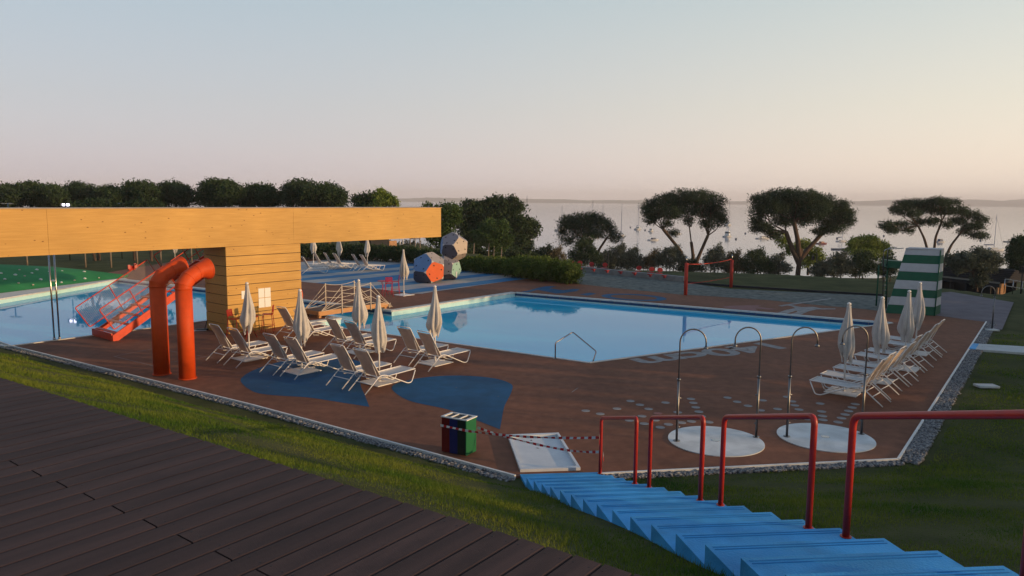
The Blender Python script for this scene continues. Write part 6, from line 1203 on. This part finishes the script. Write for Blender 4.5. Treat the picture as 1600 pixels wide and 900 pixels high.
# ------------------------------------------------------------------ boats
M_hull = mat('white boat hull', (.60,.60,.61), .4, var=.05); M_hulld = mat('dark boat hull', (.07,.08,.11), .5); M_cover = mat('blue grey boat cover', (.10,.13,.22), .8); M_redhull = mat('red boat hull', (.20,.06,.05), .5); M_deckb = mat('boat deck', (.5,.48,.44), .6)
def boat(px, L_, Wb, head, label, cat, mast=0, hullm=None, cabin=.5, cover=None, lean=0.0):
    o = thing({'sailboat':'sailing_boat','motorboat':'motor_boat','dinghy':'dinghy'}[cat], label, cat, (px[0],px[1],-6.5), head, 'boats moored on the lake')
    hm = hullm or M_hull; mb = MB(); ns = 9; sec = []
    for i in range(ns):
        t = i/(ns-1); x = (t-.5)*L_; w_ = Wb/2*(1-max(0,(t-.45)/.55)**2.2)*(.82+.18*min(1, t*3)); fb_ = .10*L_*.9*(.75+.45*t*t); sec.append([(x,-w_,fb_),(x,-w_*.8,-.05),(x,0,-.15),(x,w_*.8,-.05),(x,w_,fb_)])
    vs = [p for s in sec for p in s]; fs = [(i*5+j, (i+1)*5+j, (i+1)*5+j+1, i*5+j+1) for i in range(ns-1) for j in range(4)]; fs.append((0,1,2,3,4)); mb.add(vs, [f[::-1] for f in fs], True); mb.build('hull', hm, o)
    dk = MB(); dk.add([(s[0][0],s[0][1]*.98,s[0][2]-.02) for s in sec]+[(s[4][0],s[4][1]*.98,s[4][2]-.02) for s in sec][::-1], [tuple(range(2*ns))]); dk.build('deck', cover or M_deckb, o)
    z = .10*L_*.8
    if cabin > 0:
        c = MB(); l = L_*.38; w_ = Wb*.6; h = cabin; P = [(-l*.45,-w_/2),(l*.55,-w_*.35),(l*.55,w_*.35),(-l*.45,w_/2)]
        c.add([(x,y,z) for x, y in P]+[(x*.8-.05*l,y*.85,z+h) for x, y in P], [(3,2,1,0),(4,5,6,7),(0,1,5,4),(1,2,6,5),(2,3,7,6),(3,0,4,7)]); c.build('cabin', cover or hm, o)
        wn = MB(); wn.add([(x*.915-.02*l,y*.96,z+h*.5) for x, y in P]+[(x*.85-.04*l,y*.90,z+h*.8) for x, y in P], [(0,1,5,4),(1,2,6,5),(2,3,7,6),(3,0,4,7)]); wn.build('windows', M_black, o)
    if mast:
        MB().tube([(L_*.05,0,z),(L_*.05-lean*mast,0,z+mast)], [.065,.045], 6).build('mast', M_cover, o)
        MB().tube([(L_*.05,0,z+1.1),(-L_*.38,0,z+1.05)], .14, 6).build('boom', M_cover, o)
        rg_ = MB(); rg_.tube([(L_*.48,0,z),(L_*.05-lean*mast,0,z+mast*.95)], .018, 4); rg_.tube([(-L_*.48,0,z),(L_*.05-lean*mast,0,z+mast*.97)], .018, 4); rg_.build('rigging', M_black, o)
    return o
bl_ = [(37.05, 249.09), (53.02, 308.8), (54.93, 289.6), (42.77, 221.47), (59.28, 265.21), (73.21, 248.54), (81.3, 237.14), (88.89, 209.73), (87.97, 194.95), (82.9, 183.98), (131.31, 224.19), (121.11, 183.9), (156.23, 229.66), (4.22, 228.58), (19.47, 291.74), (24.91, 240.32), (44.08, 359.62), (110.94, 376.39), (100.58, 223.13)]
boat(bl_[0], 7, 2.3, R(78), 'white sailing boat seen end on, just right of the small umbrella pine', 'sailboat', 10.3, cabin=.6)
boat(bl_[1], 7, 2.3, R(66), 'white sailing boat with a leaning mast left of the wide pine', 'sailboat', 10.5, cabin=.6, lean=.06)
boat(bl_[2], 4, 1.7, R(60), 'small white motorboat tucked against the left side of the wide pine', 'motorboat', cabin=.8)
boat(bl_[3], 3.6, 1.6, R(25), 'small motorboat with a dark cover nearest the shore left of the wide pine', 'motorboat', cabin=.5, cover=M_cover)
boat(bl_[4], 3.6, 1.6, R(10), 'motorboat seen through the branches of the wide pine', 'motorboat', cabin=.6)
boat(bl_[5], 5.4, 2.4, R(55), 'white cabin cruiser between the two biggest pines', 'motorboat', cabin=1.5)
boat(bl_[6], 4.5, 1.8, R(10), 'pale boat half hidden behind the left of the largest pine', 'motorboat', cabin=.5)
boat(bl_[7], 3.6, 1.7, R(20), 'dull red small boat right of the trunks of the largest pine', 'dinghy', hullm=M_redhull, cabin=.4)
boat(bl_[18], 3.4, 1.6, R(15), 'small white sailing dinghy with a short mast right of the largest pine', 'dinghy', 2.6, cabin=.2)
boat(bl_[9], 4.6, 1.7, R(5), 'long dark inflatable boat closest to shore beside the bright poplars', 'dinghy', hullm=M_hulld, cabin=0)
boat(bl_[10], 3.8, 1.7, R(20), 'white motorboat seen between the trunks behind the tower', 'motorboat', cabin=.7, cover=M_cover)
boat(bl_[11], 5.8, 2.0, R(2), 'white sailing boat broadside at the far right near the boathouse', 'sailboat', 8.6, cabin=.4)
boat(bl_[12], 3.4, 1.2, R(0), 'low dark rowing boat right of the broadside sailing boat', 'dinghy', hullm=M_hulld, cabin=0)
boat(bl_[13], 9, 2.6, R(60), 'sailing boat hidden by the large layered tree, only its tall mast shows', 'sailboat', 12.5, cabin=.6)
boat(bl_[14], 8, 2.5, R(60), 'sailing boat hidden behind the small pine, upright mast above its left edge', 'sailboat', 9.2, cabin=.6)
boat(bl_[15], 8, 2.5, R(20), 'sailing boat hidden behind the small pine, leaning mast above its middle', 'sailboat', 11.3, cabin=.6, lean=-.10)
boat(bl_[16], 8, 2.5, R(60), 'distant sailing boat with a faint mast right of the small pine top', 'sailboat', 10.0, cabin=.6)
boat(bl_[17], 8, 2.5, R(60), 'distant sailing boat behind the cabin cruiser with a faint tall mast', 'sailboat', 13.0, cabin=.6, lean=-.05)
for k, p in enumerate([(70.86, 231.5), (87.82, 275.77), (53.38, 331.31), (54.21, 298.93), (107.25, 241.33), (133.93, 263.6), (151.45, 236.38)]):
    bm = bmesh.new(); bmesh.ops.create_uvsphere(bm, u_segments=10, v_segments=6, radius=.34); me = bpy.data.meshes.new('mooring_buoy'); bm.to_mesh(me); bm.free(); me.materials.append(M_hulld); o = bpy.data.objects.new('mooring_buoy', me); COL.objects.link(o); o.location = (p[0],p[1],-6.35)
    tag(o, ['dark buoy just right of the cabin cruiser, nearer one','dark buoy right of the cabin cruiser, farther one','dark buoy between the two end on sailing boats','dark buoy right of the leaning sailing boat','dark buoy beside the small sailing dinghy','dark buoy left of the sparse pine crown','dark buoy left of the broadside sailing boat'][k], 'buoy', 'mooring buoys on the lake')

# ------------------------------------------------------------------ far shore
rg = np.random.default_rng(4); xs = np.linspace(-3200, 6000, 260); px_ = 800+1140*xs/6000
prof = np.interp(px_, [-200,400,560,640,700,800,900,1000,1100,1200,1300,1380,1450,1520,1600,1900], [4,4,5,5,7,6,5,6,5,6,7,9,12,11,12,13])*6000/1140*.95
prof = prof*(1+.10*np.sin(xs/170)+.06*np.sin(xs/61+1)) + rg.normal(size=260)*1.2
V = []; 
for (yy, f) in ((5700,0),(5900,.7),(6100,1),(6300,.6)):
    V.append(np.stack([xs, np.full(260, yy)+30*np.sin(xs/300), -7+prof*f], -1))
V = np.concatenate(V); i = (np.arange(3)[:, None]*260+np.arange(259)[None]).ravel()
fh = np_mesh('hills', V, np.stack([i, i+1, i+261, i+260], -1), mat('far wooded shore', (.04,.055,.04), .95, col2=(.09,.10,.07), scale=.01)); tag(fh, kind='structure')
# ------------------------------------------------------------------ tree belt right of the pool grounds (throws the evening shade)
rb = random.Random(8); lobes = []
y = -60
while y < 44:
    top = (9.3 if y < -13 else 9.3 - (y+13)*.33 if y < -4 else 6.35) + rb.uniform(-.7,.6); x = 46+rb.uniform(-2,3); g = 3.2 if y < 8 else 0
    rr = rb.uniform(1.8,2.8); lobes.append((x,y,top-1.3,rr,1.5)); lobes.append((x,y+.8,top-3.3,rr*1.2,2.0)); lobes.append((x-1,y,top-5.5,rr*1.2,2.2)); lobes.append((x,y,top-7.5,rr*1.1,2.2)); y += rr*.95
V, Q = leaf_cloud(lobes, 60000, .55, 3, .7, 16, .7, .4)
tag(np_mesh('tree_belt', V, Q, LF_dark), kind='stuff')

# ------------------------------------------------------------------ pebbles
def scatter_strip(line, wd, n, seed, size, zf):
    rg = np.random.default_rng(seed); bm = bmesh.new(); bmesh.ops.create_icosphere(bm, subdivisions=1, radius=1); base = np.array([v.co[:] for v in bm.verts]); F = np.array([[v.index for v in f.verts] for f in bm.faces]); bm.free()
    seg = [(Vector(a), Vector(b)) for a, b in zip(line, line[1:])]; Ls = np.array([(b-a).length for a, b in seg]); idx = rg.choice(len(seg), n, p=Ls/Ls.sum()); VV = []
    for k in range(n):
        a, b = seg[idx[k]]; d = (b-a).normalized(); nn = Vector((d.y,-d.x)); p = a.lerp(b, rg.random())+nn*(.06+wd*rg.random()**1.05)
        s = size*(.55+.9*rg.random()); R3 = Matrix.Rotation(rg.random()*6, 3, 'Z'); v = base*np.array([s*(.8+.6*rg.random()), s*(.7+.5*rg.random()), s*.62])*(1+.22*rg.normal(size=(len(base),1))); v = v @ np.array(R3).T
        VV.append(v+np.array([p.x, p.y, zf+rg.random()*.035]))
    V = np.concatenate(VV); Q = (F[None]+np.arange(n)[:, None, None]*len(base)).reshape(-1, 3); return V, Q
V1, Q1 = scatter_strip(KERBL[1:], .20, 4600, 1, .032, -.045); V2, Q2 = scatter_strip(KERBR[1:], .34, 5600, 2, .036, -.03); V3, Q3 = scatter_strip(KERBR[:2], .16, 1700, 3, .034, -.04)
tag(np_mesh('pebble_strip', np.concatenate([V1,V2,V3]), np.concatenate([Q1, Q2+len(V1), Q3+len(V1)+len(V2)]), M_stone), kind='stuff')
# ------------------------------------------------------------------ grass
def blades(n, box, seed, h, wd, keep):
    rg = np.random.default_rng(seed); x = rg.uniform(box[0], box[1], n); y = rg.uniform(box[2], box[3], n); k = keep(x, y, rg); x, y = x[k], y[k]; z = terrain_z(x, y)-.01
    N_ = len(x); a = rg.uniform(0, 6.28, N_); dist = np.hypot(x, y); hh = h*(.4+.9*rg.random(N_)); patch = .75+.5*np.sin(x*1.7+np.sin(y*2.1))*np.sin(y*1.3+x*.4); hh = hh*patch
    ww = wd*np.maximum(1, dist/9); dx = np.cos(a)*ww; dy = np.sin(a)*ww; lx = rg.normal(size=N_)*.35*hh; ly = rg.normal(size=N_)*.35*hh
    V = np.stack([np.stack([x-dx, y-dy, z], -1), np.stack([x+dx, y+dy, z], -1), np.stack([x+lx, y+ly, z+hh], -1)], 1).reshape(-1, 3); return V
def view(x, y): return (y > 1.5) & (np.abs(x) < y*.74+.6)
def terr_in(x, y):
    q = (x-e0.x)*nrm2.x + (y-e0.y)*nrm2.y; return (q < .10)
def kl(x, y, rg):
    dl = (-.55*x-.835*y)+10.72; dr = (.15*x-.989*y)+12.62; w1 = 0; w2 = 0; side = (x-SA.x)*(-SB.y)+(y-SA.y)*SB.x   # >0 right of stair line
    outer = np.maximum(dl, dr)
    onst = (side/.5685 > -.0) & (side/.5685 < 1.56) & (dr > -.2)
    dist = np.hypot(x, y); p = np.clip((9/dist)**1.3, .05, 1)
    edge = .30+.07*np.sin(x*3+y*2)
    return view(x, y) & ((dl > edge+.03) | (dr > edge-.02)) & ~terr_in(x, y) & ~onst & (rg.random(len(x)) < p) & ~inpoly(x, y, DECK)
Vg = blades(1300000, (-20, 14, 1.5, 26), 5, .060, .0055, kl)
def right_in(x, y, rg):
    a, b = Vector(KERBR[1]), Vector(KERBR[2]); d = (b-a).normalized(); s = (x-a.x)*d.y-(y-a.y)*d.x; dist = np.hypot(x, y)
    return view(x, y) & (s > .55) & (y < 37) & ~inpoly(x, y, SLP) & ((.15*x-.989*y)+12.62 < .5) & (rg.random(len(x)) < np.clip((14/dist)**1.5, .1, 1)) & ~((x > 18.4) & (y > 28.2))
Vr = blades(420000, (7, 27, 12, 37), 6, .055, .007, right_in)
Vg = np.concatenate([Vg, Vr]); tag(np_mesh('grass', Vg, np.arange(len(Vg)).reshape(-1, 3), M_blade), kind='stuff')
# ------------------------------------------------------------------ haze
HZ = 2.0e-4
hz = MB(); hz.box((0, 0, 0), (1, 1, 1)); h = hz.build('haze', mat('haze air', (1,1,1))); h['kind'] = 'stuff'
hm = bpy.data.materials.new('haze volume'); hm.use_nodes = True; t = hm.node_tree; t.nodes.remove(t.nodes['Principled BSDF']); pv = t.nodes.new('ShaderNodeVolumePrincipled')
pv.inputs['Color'].default_value = (1.0,.96,1.0,1); pv.inputs['Density'].default_value = HZ; pv.inputs['Anisotropy'].default_value = 0.0
t.links.new(pv.outputs[0], t.nodes['Material Output'].inputs['Volume']); h.data.materials.clear(); h.data.materials.append(hm)
h.scale = (17000, 14000, 92); h.location = (0, 0, 35.4)
print('objects', len(bpy.data.objects))
